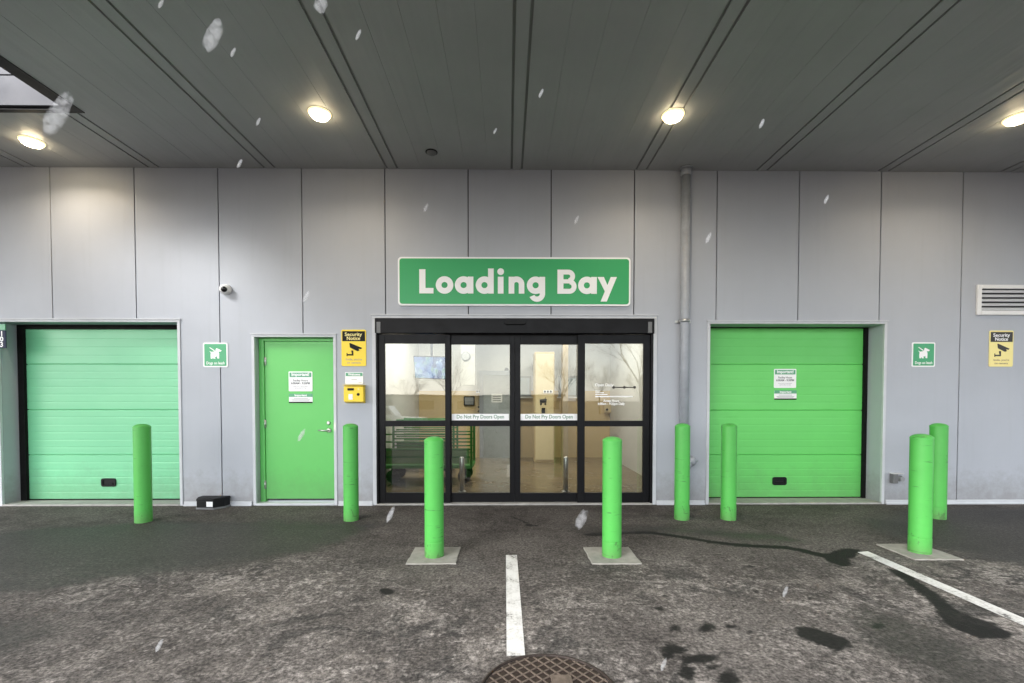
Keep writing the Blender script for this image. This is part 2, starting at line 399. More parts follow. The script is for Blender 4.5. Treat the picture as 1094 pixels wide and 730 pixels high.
def text_bm(s, x, y, z, size, bold=0.0, align='CENTER', extr=.0006, width=None, bm=None):
    """lettering facing -Y, centred on (x, z)"""
    cu = bpy.data.curves.new('lettering', 'FONT'); cu.body = s; cu.size = size; cu.offset = bold
    cu.align_x = align; cu.align_y = 'CENTER'; cu.extrude = extr; cu.resolution_u = 3; cu.space_line = .95
    ob = bpy.data.objects.new('lettering', cu); C.objects.link(ob)
    dg = bpy.context.evaluated_depsgraph_get()
    me = bpy.data.meshes.new_from_object(ob.evaluated_get(dg))
    bpy.data.objects.remove(ob); bpy.data.curves.remove(cu)
    bm = bm or bmesh.new(); t = bmesh.new(); t.from_mesh(me); bpy.data.meshes.remove(me)
    xs = [v.co.x for v in t.verts]
    sc = width/(max(xs)-min(xs)) if width else 1
    bmesh.ops.transform(t, matrix=Matrix.Translation((x, y, z)) @ Matrix.Rotation(R(90), 4, 'X') @ Matrix.Diagonal((sc, 1, 1, 1)), verts=t.verts)
    tmp = bpy.data.meshes.new('tmp'); t.to_mesh(tmp); t.free(); bm.from_mesh(tmp); bpy.data.meshes.remove(tmp)
    return bm

# ------------------------------------------------------------------ ground, with the stains that lie on it
def seg_dist(X, Y, a, c):
    ax, ay = a; bx, by = c; dx, dy = bx-ax, by-ay
    t = np.clip(((X-ax)*dx+(Y-ay)*dy)/(dx*dx+dy*dy+1e-9), 0, 1)
    return np.hypot(X-ax-t*dx, Y-ay-t*dy)
def poly_sd(X, Y, pts):
    """signed distance, positive inside"""
    d = np.full(X.shape, 1e9); ins = np.zeros(X.shape, bool); n = len(pts)
    for i in range(n):
        a, c = pts[i], pts[(i+1) % n]
        d = np.minimum(d, seg_dist(X, Y, a, c))
        cond = ((a[1] > Y) != (c[1] > Y)) & (X < (c[0]-a[0])*(Y-a[1])/(c[1]-a[1]+1e-12)+a[0])
        ins ^= cond
    return np.where(ins, d, -d)
def gp(pts, ox=0, oy=0, s=1): return [tuple(G(ox+x/s, oy+y/s)[:2]) for x, y in pts]
def axis(lo, hi, step, far):
    core = np.arange(lo, hi+step/2, step); out = []; d = step; v = hi
    while v < far: d *= 1.35; v += d; out.append(v)
    inn = []; d = step; v = lo
    while v > -far: d *= 1.35; v -= d; inn.append(v)
    return np.array(inn[::-1]+list(core)+out)
xs = axis(-6.4, 6.4, .02, 600); ys = axis(1.7, 6.1, .02, 600)
X, Y = np.meshgrid(xs, ys)
Z = np.zeros_like(X)
tt = np.clip((-Y-7)/20, 0, 1); Z -= 1.0*(tt*tt*(3-2*tt))          # the ground falls gently towards the street
RZ = (694, 530, 2.735)
wet = np.full(X.shape, -1.0)
trail = gp([(630, 571.5), (645, 570), (660, 569.5), (694, 569), (734, 574.6), (760, 579.3), (785, 582), (815, 584), (840, 585), (858, 588.5), (880, 594)])
wd = [.05, .055, .05, .045, .045, .048, .05, .05, .05, .055, .06]
for i in range(len(trail)-1):
    wet = np.maximum(wet, (wd[i]+wd[i+1])/2-seg_dist(X, Y, trail[i], trail[i+1]))
for p in ([(500, 172), (530, 167), (570, 154), (612, 157), (600, 175), (575, 184), (588, 200), (560, 204), (528, 192)],
          [(698, 213), (740, 224), (800, 262), (850, 297), (880, 327), (940, 352), (1000, 373), (1052, 403), (1040, 413), (960, 412), (900, 388), (865, 372), (838, 332), (818, 302), (765, 262)],
          [(432, 384), (470, 386), (530, 403), (577, 424), (578, 440), (540, 448), (490, 431), (438, 411)]):
    wet = np.maximum(wet, poly_sd(X, Y, gp(p, *RZ))+.014)
for x, y, rx, ry in ((665, 380, 22, 8), (290, 207, 17, 3), (340, 213, 12, 3), (475, 297, 10, 3), (310, 280, 8, 3), (247, 323, 9, 4), (75, 385, 20, 8),
                     (165, 385, 28, 14), (235, 382, 17, 8), (290, 398, 11, 5), (65, 455, 42, 24), (135, 478, 66, 22), (225, 455, 18, 12), (185, 500, 30, 10),
                     (232, 532, 42, 30), (112, 520, 40, 26), (30, 328, 14, 6), (45, 339, 9, 3), (45, 293, 7, 3)):
    pp = [(x+rx*math.cos(a)*(1+.25*math.sin(3*a+x)), y+ry*math.sin(a)*(1+.2*math.cos(2*a+y))) for a in np.linspace(0, 2*math.pi, 14)[:-1]]
    wet = np.maximum(wet, poly_sd(X, Y, gp(pp, *RZ))-(.012 if y > 440 else .003))
for x, y, rx, ry in ((413, 632, 8, 4), (565, 561, 5, 1.5), (574, 651, 3, 1.2)):
    pp = [(x+rx*math.cos(a), y+ry*math.sin(a)) for a in np.linspace(0, 2*math.pi, 10)[:-1]]
    wet = np.maximum(wet, poly_sd(X, Y, gp(pp)))
th = gp([(546, 552), (556, 556), (566, 560), (574, 562)])
for i in range(3): wet = np.maximum(wet, .016-seg_dist(X, Y, th[i], th[i+1]))
damp = np.full(X.shape, -2.0)
for p in ([(-80, 575), (60, 563), (150, 559), (300, 556), (410, 560), (340, 588), (240, 606), (120, 620), (40, 634), (-80, 644)],
          [(-60, 662), (45, 664), (66, 676), (30, 692), (-60, 730)],
          [(990, 543), (1180, 541), (1200, 620), (1094, 606), (1020, 590), (950, 575), (915, 556)],
          [(600, 563), (680, 560), (830, 570), (860, 580), (800, 578), (700, 568), (640, 572)]):
    damp = np.maximum(damp, poly_sd(X, Y, gp(p)))
for p in ([(770, 430), (830, 424), (900, 443), (960, 478), (1012, 510), (1060, 560), (900, 560), (820, 490), (758, 455)],
          [(640, 365), (700, 360), (790, 400), (760, 470), (690, 440)]):
    damp = np.maximum(damp, poly_sd(X, Y, gp(p, *RZ))+.10)
y0 = G(547, 600).y
pale = np.clip((y0+.35-Y)/.9, 0.12, 1)
def vnoise(s, seed):
    r = np.random.default_rng(seed); g = r.random((64, 64))
    fx = (X*s) % 64; fy = (Y*s) % 64; ix = fx.astype(int) % 64; iy = fy.astype(int) % 64; tx = fx-np.floor(fx); ty = fy-np.floor(fy)
    tx = tx*tx*(3-2*tx); ty = ty*ty*(3-2*ty)
    return (g[ix, iy]*(1-tx)+g[(ix+1) % 64, iy]*tx)*(1-ty)+(g[ix, (iy+1) % 64]*(1-tx)+g[(ix+1) % 64, (iy+1) % 64]*tx)*ty
pale = pale*(.12+1.25*vnoise(1.15, 3)*(.5+.9*vnoise(.5, 8))); pale = np.clip(pale, 0, 1)
me = bpy.data.meshes.new('ground')
ny, nx = X.shape
co = np.stack([X, Y, Z], -1).reshape(-1, 3).astype(np.float32)
idx = np.arange(nx*ny).reshape(ny, nx)
fc = np.stack([idx[:-1, :-1], idx[:-1, 1:], idx[1:, 1:], idx[1:, :-1]], -1).reshape(-1, 4)
me.vertices.add(len(co)); me.vertices.foreach_set('co', co.ravel())
me.loops.add(fc.size); me.loops.foreach_set('vertex_index', fc.ravel().astype(np.int32))
me.polygons.add(len(fc)); me.polygons.foreach_set('loop_start', np.arange(0, fc.size, 4, dtype=np.int32))
me.polygons.foreach_set('loop_total', np.full(len(fc), 4, np.int32))
me.update(calc_edges=True)
for nm, arr in (('wet', np.clip(wet, -.5, .5)), ('damp', np.clip(damp, -1, 1)), ('pale', pale)):
    at = me.attributes.new(nm, 'FLOAT', 'POINT'); at.data.foreach_set('value', arr.ravel().astype(np.float32))
me.materials.append(M['ground'])
ground = bpy.data.objects.new('ground', me); C.objects.link(ground)
tag(ground, 'worn grey-brown asphalt apron with wet patches in front of the loading bay', 'ground', kind='structure')

def marking(name, quad, label):
    bm = bmesh.new(); vs = [bm.verts.new((*G(*q)[:2], .004)) for q in quad]
    bm.faces.new(vs); bmesh.ops.recalc_face_normals(bm, faces=bm.faces)
    if bm.faces[:][0].normal.z < 0: bmesh.ops.reverse_faces(bm, faces=bm.faces[:])
    tag(obj(name, bm, M['line']), label, 'road marking', kind='structure')
marking('parking_line', [(540.5, 593.5), (552.3, 593.5), (561, 701), (541.3, 702)], 'short white painted line running towards the manhole cover')
marking('parking_line', [(916, 590.5), (927, 589.5), (1145, 683), (1145, 692)], 'long white painted line slanting past the right concrete pad')

# ------------------------------------------------------------------ the building
B = root('building', (0, YW, 0), 'grey panel-clad warehouse with a deep dark canopy, green doors and black glass entrance', 'building')
ZC = PZ(547, 181.5)                                                  # soffit height
seams = [PX(x, 185) for x in (53, 143, 232.5, 322, 411, 500, 589, 678, 766.5, 854.5, 942, 1029.5)]
pitch_ = (seams[-1]-seams[0])/11
while seams[0] > -10: seams.insert(0, seams[0]-pitch_)
while seams[-1] < 10: seams.append(seams[-1]+pitch_)
# openings: x0, x1, top
OL = (PX(0.7, 440), PX(191.5, 440), PZ(100, 344))
OM = (PX(272.8, 440), PX(357, 440), PZ(315, 360))
OS = (PX(402, 440), PX(697.5, 440), PZ(547, 340.6))
OR = (PX(757.5, 440), PX(943, 440), PZ(850, 346))
OPS = [OL, OM, OS, OR]
TH = .05
bm = bmesh.new(); gap = .007
for a, c in zip(seams, seams[1:]):
    a += gap; c -= gap
    cuts = sorted({a, c} | {v for o in OPS for v in o[:2] if a < v < c})
    # merge neighbouring columns that share the same foot height
    cols = []
    for u, v in zip(cuts, cuts[1:]):
        mid = (u+v)/2; zb = 0.0
        for o in OPS:
            if o[0] < mid < o[1]: zb = o[2]
        cols.append((u, v, zb))
    for u, v, zb in cols:
        box(bm, u, v, YW, YW+TH, zb, ZC+.05)
obj('wall_cladding', bm, M['wall'], B)
bm = bmesh.new()                                                     # backing behind the joints
cuts = sorted([-10.5, 10.5]+[v for o in OPS for v in o[:2]])
for u, v in zip(cuts, cuts[1:]):
    mid = (u+v)/2; zb = 0
    for o in OPS:
        if o[0] < mid < o[1]: zb = o[2]
    box(bm, u, v, YW+TH-.02, YW+.30, zb+.001, ZC+.05) if zb else box(bm, u, v, YW+TH-.02, YW+.30, 0, ZC+.05)
obj('wall_core', bm, M['backing'], B)
# flashing round the openings and along the foot of the wall
def surround(o, rec, w=.034, name='opening_flashing', mtl=None):
    bm = bmesh.new(); x0, x1, zt = o; p = YW-.012
    box(bm, x0-w, x0+.003, p, YW+.02, 0.0, zt-.004, .003); box(bm, x1-.003, x1+w, p, YW+.02, 0.0, zt-.004, .003)
    box(bm, x0-w, x1+w, p, YW+.02, zt-.0035, zt+w, .003)
    box(bm, x0-w-.01, x1+w+.01, p-.012, p+.004, zt+w-.006, zt+w+.006)   # drip edge
    f = obj(name, bm, M['trim'], B)
    bm = bmesh.new()                                                 # reveals
    box(bm, x0-.012, x0+.004, YW+.021, YW+rec, 0.0, zt); box(bm, x1-.004, x1+.012, YW+.021, YW+rec, 0.0, zt)
    box(bm, x0-.012, x1+.012, YW+.021, YW+rec, zt-.004, zt+.012)
    obj('reveal', bm, mtl or M['wall'], B)
surround(OL, .24); surround(OM, .10); surround(OS, .05, w=.045); surround(OR, .28)
bm = bmesh.new()
edges = [-10.4]+[v for o in OPS for v in (o[0]-.05, o[1]+.05)]+[10.4]
for u, v in zip(edges[::2], edges[1::2]):
    bm = bmesh.new(); box(bm, u, v, YW-.016, YW-.001, 0, .055, .003); box(bm, u, v, YW-.03, YW-.0155, 0, .02)
    obj('foot_flashing', bm, M['trim'], B)

# overhead doors
def overhead(o, rec, ptop, pbot, pxh, label, joints, fw, paint='door_green'):
    x0, x1, zt = o; yf = YW+rec; pr = B
    zd = PZ(pxh[0], ptop, yf); zb = PZ(pxh[0], pbot, yf)
    bm = bmesh.new()                                                 # section leaf, each joint a groove, each section ribbed
    js = [zd+.2]+[PZ(pxh[0], y, yf) for y in joints]+[zb]
    prof = []
    for t, bt in zip(js, js[1:]):
        n = 6; hgt = (t-bt)
        prof += [(t-.002, .018), (t-.007, .001)]
        for k in range(n):
            za = t-hgt*(k+.08)/n; zc = t-hgt*(k+.92)/n
            prof += [(za-.004, 0.0), (zc+.004, 0.0)] + ([(zc-.001, .0011), (t-hgt*(k+1.0)/n-.002, .0011)] if k < n-1 else [])
        prof += [(bt+.007, .001), (bt+.002, .018)]
    L_ = [bm.verts.new((x0+.02, yf+d, z)) for z, d in prof]; Rr = [bm.verts.new((x1-.02, yf+d, z)) for z, d in prof]
    for i in range(len(prof)-1): bm.faces.new((L_[i], L_[i+1], Rr[i+1], Rr[i]))
    bmesh.ops.recalc_face_normals(bm, faces=bm.faces)
    if bm.faces[:][4].normal.y > 0: bmesh.ops.reverse_faces(bm, faces=bm.faces[:])
    box(bm, x0+.02, x1-.02, yf+.02, yf+.05, zb, zd+.2)
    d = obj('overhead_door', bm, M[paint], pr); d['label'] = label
    bm = bmesh.new()
    box(bm, x0+.006, x0+fw, yf-.035, yf+.06, .0, zt-.006); box(bm, x1-fw, x1-.006, yf-.035, yf+.06, .0, zt-.006)
    box(bm, x0+fw, x1-fw, yf-.035, yf-.003, zd, zt-.006)
    obj('frame', bm, M['rubber'], d)
    obj('bottom_seal', one(box, x0+fw, x1-fw, yf-.01, yf+.05, .024, zb-.001, .004), M['rubber'], d)
    hx, hz = P(*pxh, yf).x, P(*pxh, yf).z
    bm = bmesh.new(); outer = rrect(hx-.095, hx+.095, hz-.055, hz+.055, .028); inner = rrect(hx-.075, hx+.075, hz-.036, hz+.036, .018)
    n = len(outer)
    A = [bm.verts.new((x, yf-.014, z)) for x, z in outer]; A2 = [bm.verts.new((x, yf-.0005, z)) for x, z in outer]
    I = [bm.verts.new((x, yf-.014, z)) for x, z in inner]; I2 = [bm.verts.new((x, yf-.003, z)) for x, z in inner]
    for i in range(n):
        j = (i+1) % n
        bm.faces.new((A[i], A[j], I[j], I[i])); bm.faces.new((A2[i], A2[j], A[j], A[i])); bm.faces.new((I[i], I[j], I2[j], I2[i]))
    bm.faces.new(I2); bmesh.ops.recalc_face_normals(bm, faces=bm.faces)
    box(bm, hx-.055, hx+.055, yf-.012, yf-.004, hz-.03, hz-.006, .003)
    obj('lift_handle', bm, M['plastic'], d)
    obj('sill', one(box, x0, x1, YW-.02, yf+.1, 0, .022, .004), M['sill'], d)
    return d
dL = overhead(OL, .24, 352, 533.5, (116.5, 515.5), 'green sectional overhead door with painted-in sheen nearest the small dog sign by the bait box', (389.3, 437.9, 486.1), .085, 'door_sheen')
dR = overhead(OR, .28, 351, 531.5, (832.5, 514), 'bright green sectional overhead door with paper notices', (389.5, 438.5, 486), .05)
bm = bmesh.new(); q = P(188.5, 453, YW+.2); box(bm, OL[1]-.05, OL[1]-.004, q.y-.03, q.y, q.z-.03, q.z+.03, .005)
obj('latch_plate', bm, M['white'], dL)

# personnel door
x0, x1, zt = OM; yf = YW+.095
fx = PX(283.5, 450, yf); ztop = PZ(315, 365, yf); zbot = PZ(315, 533, yf)
bm = bmesh.new(); box(bm, fx, x1-.008, yf+.004, yf+.05, zbot, ztop, .003)
dM = obj('personnel_door', bm, M['door_green2'], B); dM['label'] = 'green steel door with lever handle and notices'
bm = bmesh.new()
box(bm, x0+.005, fx-.004, yf-.012, yf+.06, .02, zt-.005, .004); box(bm, fx-.004, x1-.005, yf-.012, yf+.06, ztop+.004, zt-.006, .004)
obj('frame', bm, M['door_green2'], dM)
obj('threshold', one(box, x0, x1, YW-.02, yf+.06, 0, .03, .005), M['trim'], dM)
for py in (386, 453, 518):
    bm = bmesh.new(); h = P(283.2, py, yf-.006); tube(bm, [(h.x, h.y, h.z-.055), (h.x, h.y, h.z+.055)], .009, 10)
    box(bm, h.x, h.x+.012, h.y, h.y+.006, h.z-.05, h.z+.05)
    obj('hinge', bm, M['steel'], dM)
h = P(351.5, 460, yf)
bm = bmesh.new(); lathe(bm, [(.028, 0), (.028, -.01), (.02, -.014)], 20, (h.x, h.y+.004, h.z), 'y')
tube(bm, [(h.x, h.y-.01, h.z), (h.x, h.y-.045, h.z), (h.x-.02, h.y-.055, h.z), (h.x-.12, h.y-.05, h.z+.004)], [.009, .009, .0095, .008], 10)
obj('lever_handle', bm, M['steel'], dM)
h = P(351, 452, yf); bm = bmesh.new(); lathe(bm, [(.024, 0), (.024, -.008), (.016, -.014)], 20, (h.x, h.y+.004, h.z), 'y'); obj('lock_cylinder', bm, M['steel'], dM)
bm = bmesh.new(); h = P(357.6, 456, YW-.014); box(bm, h.x-.012, h.x+.012, h.y, h.y+.004, h.z-.05, h.z+.05); obj('strike_plate', bm, M['steel'], dM)

# glass sliding entrance
x0, x1, zt = OS; ys = YW+.012; yslide = YW+.055
bm = bmesh.new()
zhead = PZ(547, 357, ys)
box(bm, x0+.003, x1-.003, YW-.055, YW+.16, zhead, zt-.003, .006)
E = obj('sliding_entrance', bm, M['black'], B); E['label'] = 'black framed automatic sliding glass entrance of four panels'
bm = bmesh.new()
jl, jr = PX(410, 440, ys)-.02, PX(688, 440, ys)+.02
box(bm, x0+.003, PX(404.5, 440, ys), ys-.03, ys+.14, .0, zhead-.002, .004); obj('jamb', bm, M['black'], E); bm = bmesh.new(); box(bm, PX(694.5, 440, ys), x1-.003, ys-.03, ys+.14, .0, zhead-.002, .004)
obj('jamb', bm, M['black'], E)
def panel(name, xa, xb, ga, gb, y, ztop_, gtop, midt, midb, gbot, pcx):
    """xa..xb frame, ga..gb glass, all pixel columns on the plane y"""
    X0, X1, A, Bx = (PX(v, 440, y) for v in (xa, xb, ga, gb))
    z = lambda v: PZ(pcx, v, y)
    bm = bmesh.new(); t0, t1 = y, y+.045
    box(bm, X0, A, t0, t1, .025, z(ztop_), .003); box(bm, Bx, X1, t0, t1, .025, z(ztop_), .003)
    e = .0
    box(bm, A-e, Bx+e, t0+.001, t1-.001, z(gtop), z(ztop_)); box(bm, A-e, Bx+e, t0+.001, t1-.001, z(midb), z(midt)); box(bm, A-e, Bx+e, t0+.001, t1-.001, .025, z(gbot))
    fr = obj(name, bm, M['black'], E)
    for a, c in ((gtop, midt), (midb, gbot)):
        obj('glass_pane', one(box, A, Bx, y+.020, y+.026, z(c), z(a)), M['glass'], E)
    return fr
panel('door_leaf', 404.7, 481, 411.3, 475.5, ys, 357.5, 367, 449.7, 455.7, 526.7, 445)
panel('door_leaf', 617.2, 694.3, 624.9, 687.3, ys, 357.5, 367, 449.7, 455.7, 526.7, 655)
panel('door_leaf', 475.5, 549.97, 482.2, 544.6, yslide, 354, 368, 449.4, 455.5, 527, 513)
panel('door_leaf', 550.03, 623.5, 556, 617.4, yslide, 354, 368, 449.4, 455.5, 527, 587)
bm = bmesh.new(); a = P(539, 343.8, YW-.06); b_ = P(562, 343.8, YW-.06)
prism_y(bm, rrect(a.x, b_.x, a.z-.035, a.z+.035, .03), YW-.10, YW-.0555); obj('motion_sensor', bm, M['plastic'], E)
obj('threshold', one(box, x0, x1, YW-.03, YW+.16, 0, .022, .005), M['sill'], E)
for xx in (404.5, 694.5):
    p = P(xx, 350, YW-.055); obj('end_cap', one(box, p.x-.025, p.x+.025, YW-.062, YW-.0555, p.z-.07, p.z+.07, .003), M['plastic_grey'], E)
for pa in (513.4, 586.7):                                            # do-not-pry strips on the sliding leaves
    a = P(pa-31, 449.2, yslide+.018); c = P(pa+30.6, 442.3, yslide+.018)
    bm = one(box, a.x+.004, c.x-.004, yslide+.0175, yslide+.0195, a.z, c.z)
    s_ = obj('warning_strip', bm, M['signwhite'], E)
    w = (c.x-a.x)
    obj('strip_lettering', text_bm('Do Not Pry Doors Open', (a.x+c.x)/2, yslide+.0165, (a.z+c.z)/2+.003, .068, .0012, width=w*.82), M['decal'], E)
for s, py, sz, w in (('Open Daily', 411.5, .05, 20), ('Access Hours', 428.4, .045, 17), ('6:00am - 9:30pm Daily', 431.6, .045, 29)):
    q = P(653, py, ys+.018) if sz < .05 else P(645.5, py, ys+.018)
    obj('glass_lettering', text_bm(s, q.x, q.y, q.z, sz, .0012, width=w/FPX*YW), M['signwhite'], E)
bm = bmesh.new(); q = P(636, 423.2, ys+.018); q2 = P(676, 424.4, ys+.018); box(bm, q.x, q2.x, q.y-.001, q.y, q2.z, q.z)
for k in range(3):
    a = P(636, 417.6+k*1.8, ys+.018); c = P(641+(k*37 % 11), 418.4+k*1.8, ys+.018); box(bm, a.x, c.x, a.y-.001, a.y, c.z, a.z)
obj('glass_decal', bm, M['signwhite'], E)
bm = bmesh.new()
for u in (655.5, 667, 678):
    q = P(u, 414, ys+.018); lathe(bm, [(.019, 0), (.019, -.001)], 8, (q.x, q.y, q.z), 'y')
a = P(656, 413.4, ys+.018); c = P(678, 414.6, ys+.018); box(bm, a.x, c.x, a.y-.0004, a.y-.0001, c.z, a.z)
obj('glass_emblem', bm, M['signgrey'], E)

# canopy: slab, soffit strips, opening with the lighter wall above it
XL, XR, YE = -9.2, 12.0, -.5
HX, HY0, HY1 = G(88, 119.5, ZC).x, 3.0, G(60, 119.5, ZC).y
HX0 = -6.6
bm = bmesh.new()
for a in ((XL, HX0, YE, YW), (HX, XR, YE, YW), (HX0, HX, YE, HY0), (HX0, HX, HY1, YW)):
    box(bm, a[0], a[1], a[2], a[3]+.0, ZC+.014, ZC+.5)
box(bm, XL, XR, YE-.06, YE-.002, ZC-.06, ZC+.55, .005)
obj('canopy', bm, M['soffit_dark'], B)
pairs = [PX(x, 184) for x in (165.5, 289, 419.5, 552, 684.5, 813, 942.5, 1073)]
step = (pairs[-1]-pairs[0])/7
while pairs[0] > XL: pairs.insert(0, pairs[0]-step)
while pairs[-1] < XR: pairs.append(pairs[-1]+step)
bm = bmesh.new()
def sof(u, v, dz=0.0):
    for ya, yb in ((YE, YW-.002),):
        if v <= HX or u >= HX:
            if v > HX0 and u < HX:
                box(bm, u, v, YE, HY0, ZC+dz, ZC+.0135); box(bm, u, v, HY1, YW-.002, ZC+dz, ZC+.0135)
            else: box(bm, u, v, YE, YW-.002, ZC+dz, ZC+.0135)
        else:
            sof(u, HX, dz); sof(HX, v, dz)
for a, c in zip(pairs, pairs[1:]):
    sof(a-.052, a+.052)                                               # joint strip between the two grooves
    u0, u1 = a+.078, c-.078; n = 5; w = (u1-u0)/n
    for k in range(n): sof(u0+k*w+(.0009 if k else 0), u0+(k+1)*w-(.0009 if k < n-1 else 0), random.uniform(0, .0012))
obj('soffit', bm, M['soffit'], B)
bm = bmesh.new()                                                     # black edge trim of the opening
box(bm, HX-.012, HX+.004, HY0, HY1, ZC-.001, ZC+.5); box(bm, HX-.13, HX+.012, HY0, HY1+.012, ZC-.006, ZC-.0015); box(bm, HX0, HX-.131, HY1-.045, HY1+.012, ZC-.006, ZC-.0015); box(bm, HX0-.004, HX0+.012, HY0, HY1, ZC-.004, ZC+.5)
box(bm, HX0+.012, HX-.012, HY0-.004, HY0+.012, ZC-.004, ZC+.5)
obj('opening_trim', bm, M['black'], B)
bm = bmesh.new()
zz = ZC+.02
while zz < ZC+3.6:
    box(bm, HX0+.013, HX-.013, HY1-.07, HY1-.014, zz, zz+.285) if zz < ZC+.5 else box(bm, -12, 12, HY1-.07, HY1+.12, zz, zz+.285); zz += .3
obj('upper_wall', bm, mat('upper_cladding', (.085, .086, .10), .6, var=.06, vscale=2, bump=.3, bscale=90), B)
obj('wall_capping', one(box, -12, 12, HY1+.02, YW+.4, ZC+3.6, ZC+3.7), M['trim'], B)

# recessed downlights
def downlight(x, y, label, mother=None):
    L0 = (x, y, ZC)
    if mother is None:
        r = root('downlight', L0, label, 'light', 'recessed downlights in the canopy soffit')
        bm = bmesh.new(); lathe(bm, [(.088, .01), (.112, .01), (.112, -.006), (.106, -.014), (.096, -.017), (.088, -.004)], 36, L0); obj('trim_ring', bm, M['lamp_rim'], r)
        bm = bmesh.new(); lathe(bm, [(.092, -.004), (.092, -.020), (.080, -.040), (.048, -.052), (.01, -.056)], 32, L0); obj('lens', bm, M['lamp'], r)
    else:
        r = mother.copy(); C.objects.link(r); r.location = L0; tag(r, label)
        for ch in mother.children:
            c = ch.copy(); C.objects.link(c); c.parent = r
    return r
dl = [G(341.5, 121, ZC), G(719, 123, ZC), G(34, 151, ZC), G(1087, 126, ZC)]
labs = ['lit warm round downlight in the soffit above the green personnel door', 'lit warm round downlight in the soffit in front of the drainpipe',
        'lit warm round downlight in the soffit beside the dark canopy opening', 'lit warm round downlight in the soffit nearest the wall louvre']
proto = None
for p, lb in zip(dl, labs):
    o = downlight(p.x, p.y, lb, proto); proto = proto or o
    l = bpy.data.lights.new('downlight_lamp', 'AREA'); l.shape = 'DISK'; l.size = .18; l.energy = 3.4; l.color = (1, .84, .64); l.spread = R(150)
    lo = bpy.data.objects.new('downlight_lamp', l); C.objects.link(lo); lo.location = (p.x, p.y, ZC-.075); lo.parent = None
q = G(461, 162.5, ZC); r = root('ceiling_sensor', (q.x, q.y, ZC), 'small dark oval sensor on the soffit above the entrance', 'sensor')
bm = bmesh.new(); lathe(bm, [(.058, 0), (.058, -.012), (.04, -.03), (.012, -.036)], 24, q); obj('sensor_cap', bm, M['plastic_grey'], r)
bm = bmesh.new(); lathe(bm, [(.07, .002), (.07, -.006), (.06, -.008)], 24, q); obj('base_ring', bm, M['plastic'], r)

# ------------------------------------------------------------------ room behind the glass
RX0, RX1, RY0, RY1, RZ1 = PX(402, 440)-.35, PX(697, 440)+.5, YW+.31, 10.4, 3.3
obj('interior_floor', one(box, RX0, RX1, YW+.165, RY1, .002, .018), M['roomfloor'], B)
bm = bmesh.new()
box(bm, RX0-.1, RX0, RY0, RY1, .018, RZ1); box(bm, RX1, RX1+.1, RY0, RY1, .018, RZ1)
box(bm, RX0, RX1, RY0-.008, RY0-.002, zt+.03, RZ1)
obj('interior_side', bm, M['roomwhite'], B)
bm = bmesh.new(); box(bm, RX0-.1, RX1+.1, RY1, RY1+.1, .018, 1.55); obj('interior_panelling', bm, M['beige'], B)
bm = bmesh.new(); box(bm, RX0-.1, RX1+.1, RY1+.003, RY1+.1, 1.552, RZ1); box(bm, RX0-.1, RX1+.1, RY0, RY1+.1, RZ1, RZ1+.1); obj('interior_ceiling', bm, M['roomwhite'], B)
bm = bmesh.new(); box(bm, PX(601, 440, 9.2), PX(607, 440, 9.2), 9.2, 9.45, .018, RZ1); obj('interior_post', bm, M['brown'], B)
for k, (lx, ly) in enumerate(((-1.3, 8.2), (1.2, 8.2))):
    r = root('ceiling_lamp', (lx, ly, RZ1), ('lit panel lamp on the room ceiling behind the television side', 'lit panel lamp on the room ceiling behind the cream cabinet side')[k], 'light', 'ceiling lamps inside the glass entrance')
    obj('frame', one(box, lx-.32, lx+.32, ly-.62, ly+.62, RZ1-.03, RZ1-.001, .004), M['white'], r)
    obj('diffuser', one(box, lx-.29, lx+.29, ly-.59, ly+.59, RZ1-.036, RZ1-.0305), M['tube'], r)
    l = bpy.data.lights.new('room_lamp', 'AREA'); l.shape = 'RECTANGLE'; l.size = .55; l.size_y = 1.1; l.energy = 19; l.color = (1, .94, .82)
    lo = bpy.data.objects.new('room_lamp', l); C.objects.link(lo); lo.location = (lx, ly, RZ1-.06)
# lift door
yb = RY1
a = P(516.5, 401, yb-.02); c = P(551, 401, yb-.02)
r = root('goods_lift', ((a.x+c.x)/2, yb, .018), 'brushed steel goods lift doors in the beige back wall, seen through the glass', 'lift')
obj('lift_door', one(box, a.x, c.x, yb-.03, yb-.002, .018, a.z), M['steel'], r)
bm = bmesh.new(); box(bm, a.x-.09, a.x, yb-.06, yb-.002, .018, a.z+.1); box(bm, c.x, c.x+.09, yb-.06, yb-.002, .018, a.z+.1); box(bm, a.x, c.x, yb-.06, yb-.002, a.z, a.z+.1)
obj('lift_frame', bm, M['galv'], r)
def card(name, px0, px1, py0, py1, y, mtl, label, cat, th=.006):
    a = P(px0, py1, y); c = P(px1, py0, y)
    return root(name, ((a.x+c.x)/2, y, (a.z+c.z)/2), label, cat), a, c
r, a, c = card('notice_sheet', 525, 536.5, 421, 430, yb-.035, None, 'white notice sheet stuck on the steel lift door', 'notice')
obj('sheet', one(box, a.x, c.x, yb-.036, yb-.031, a.z, c.z), M['signwhite'], r)

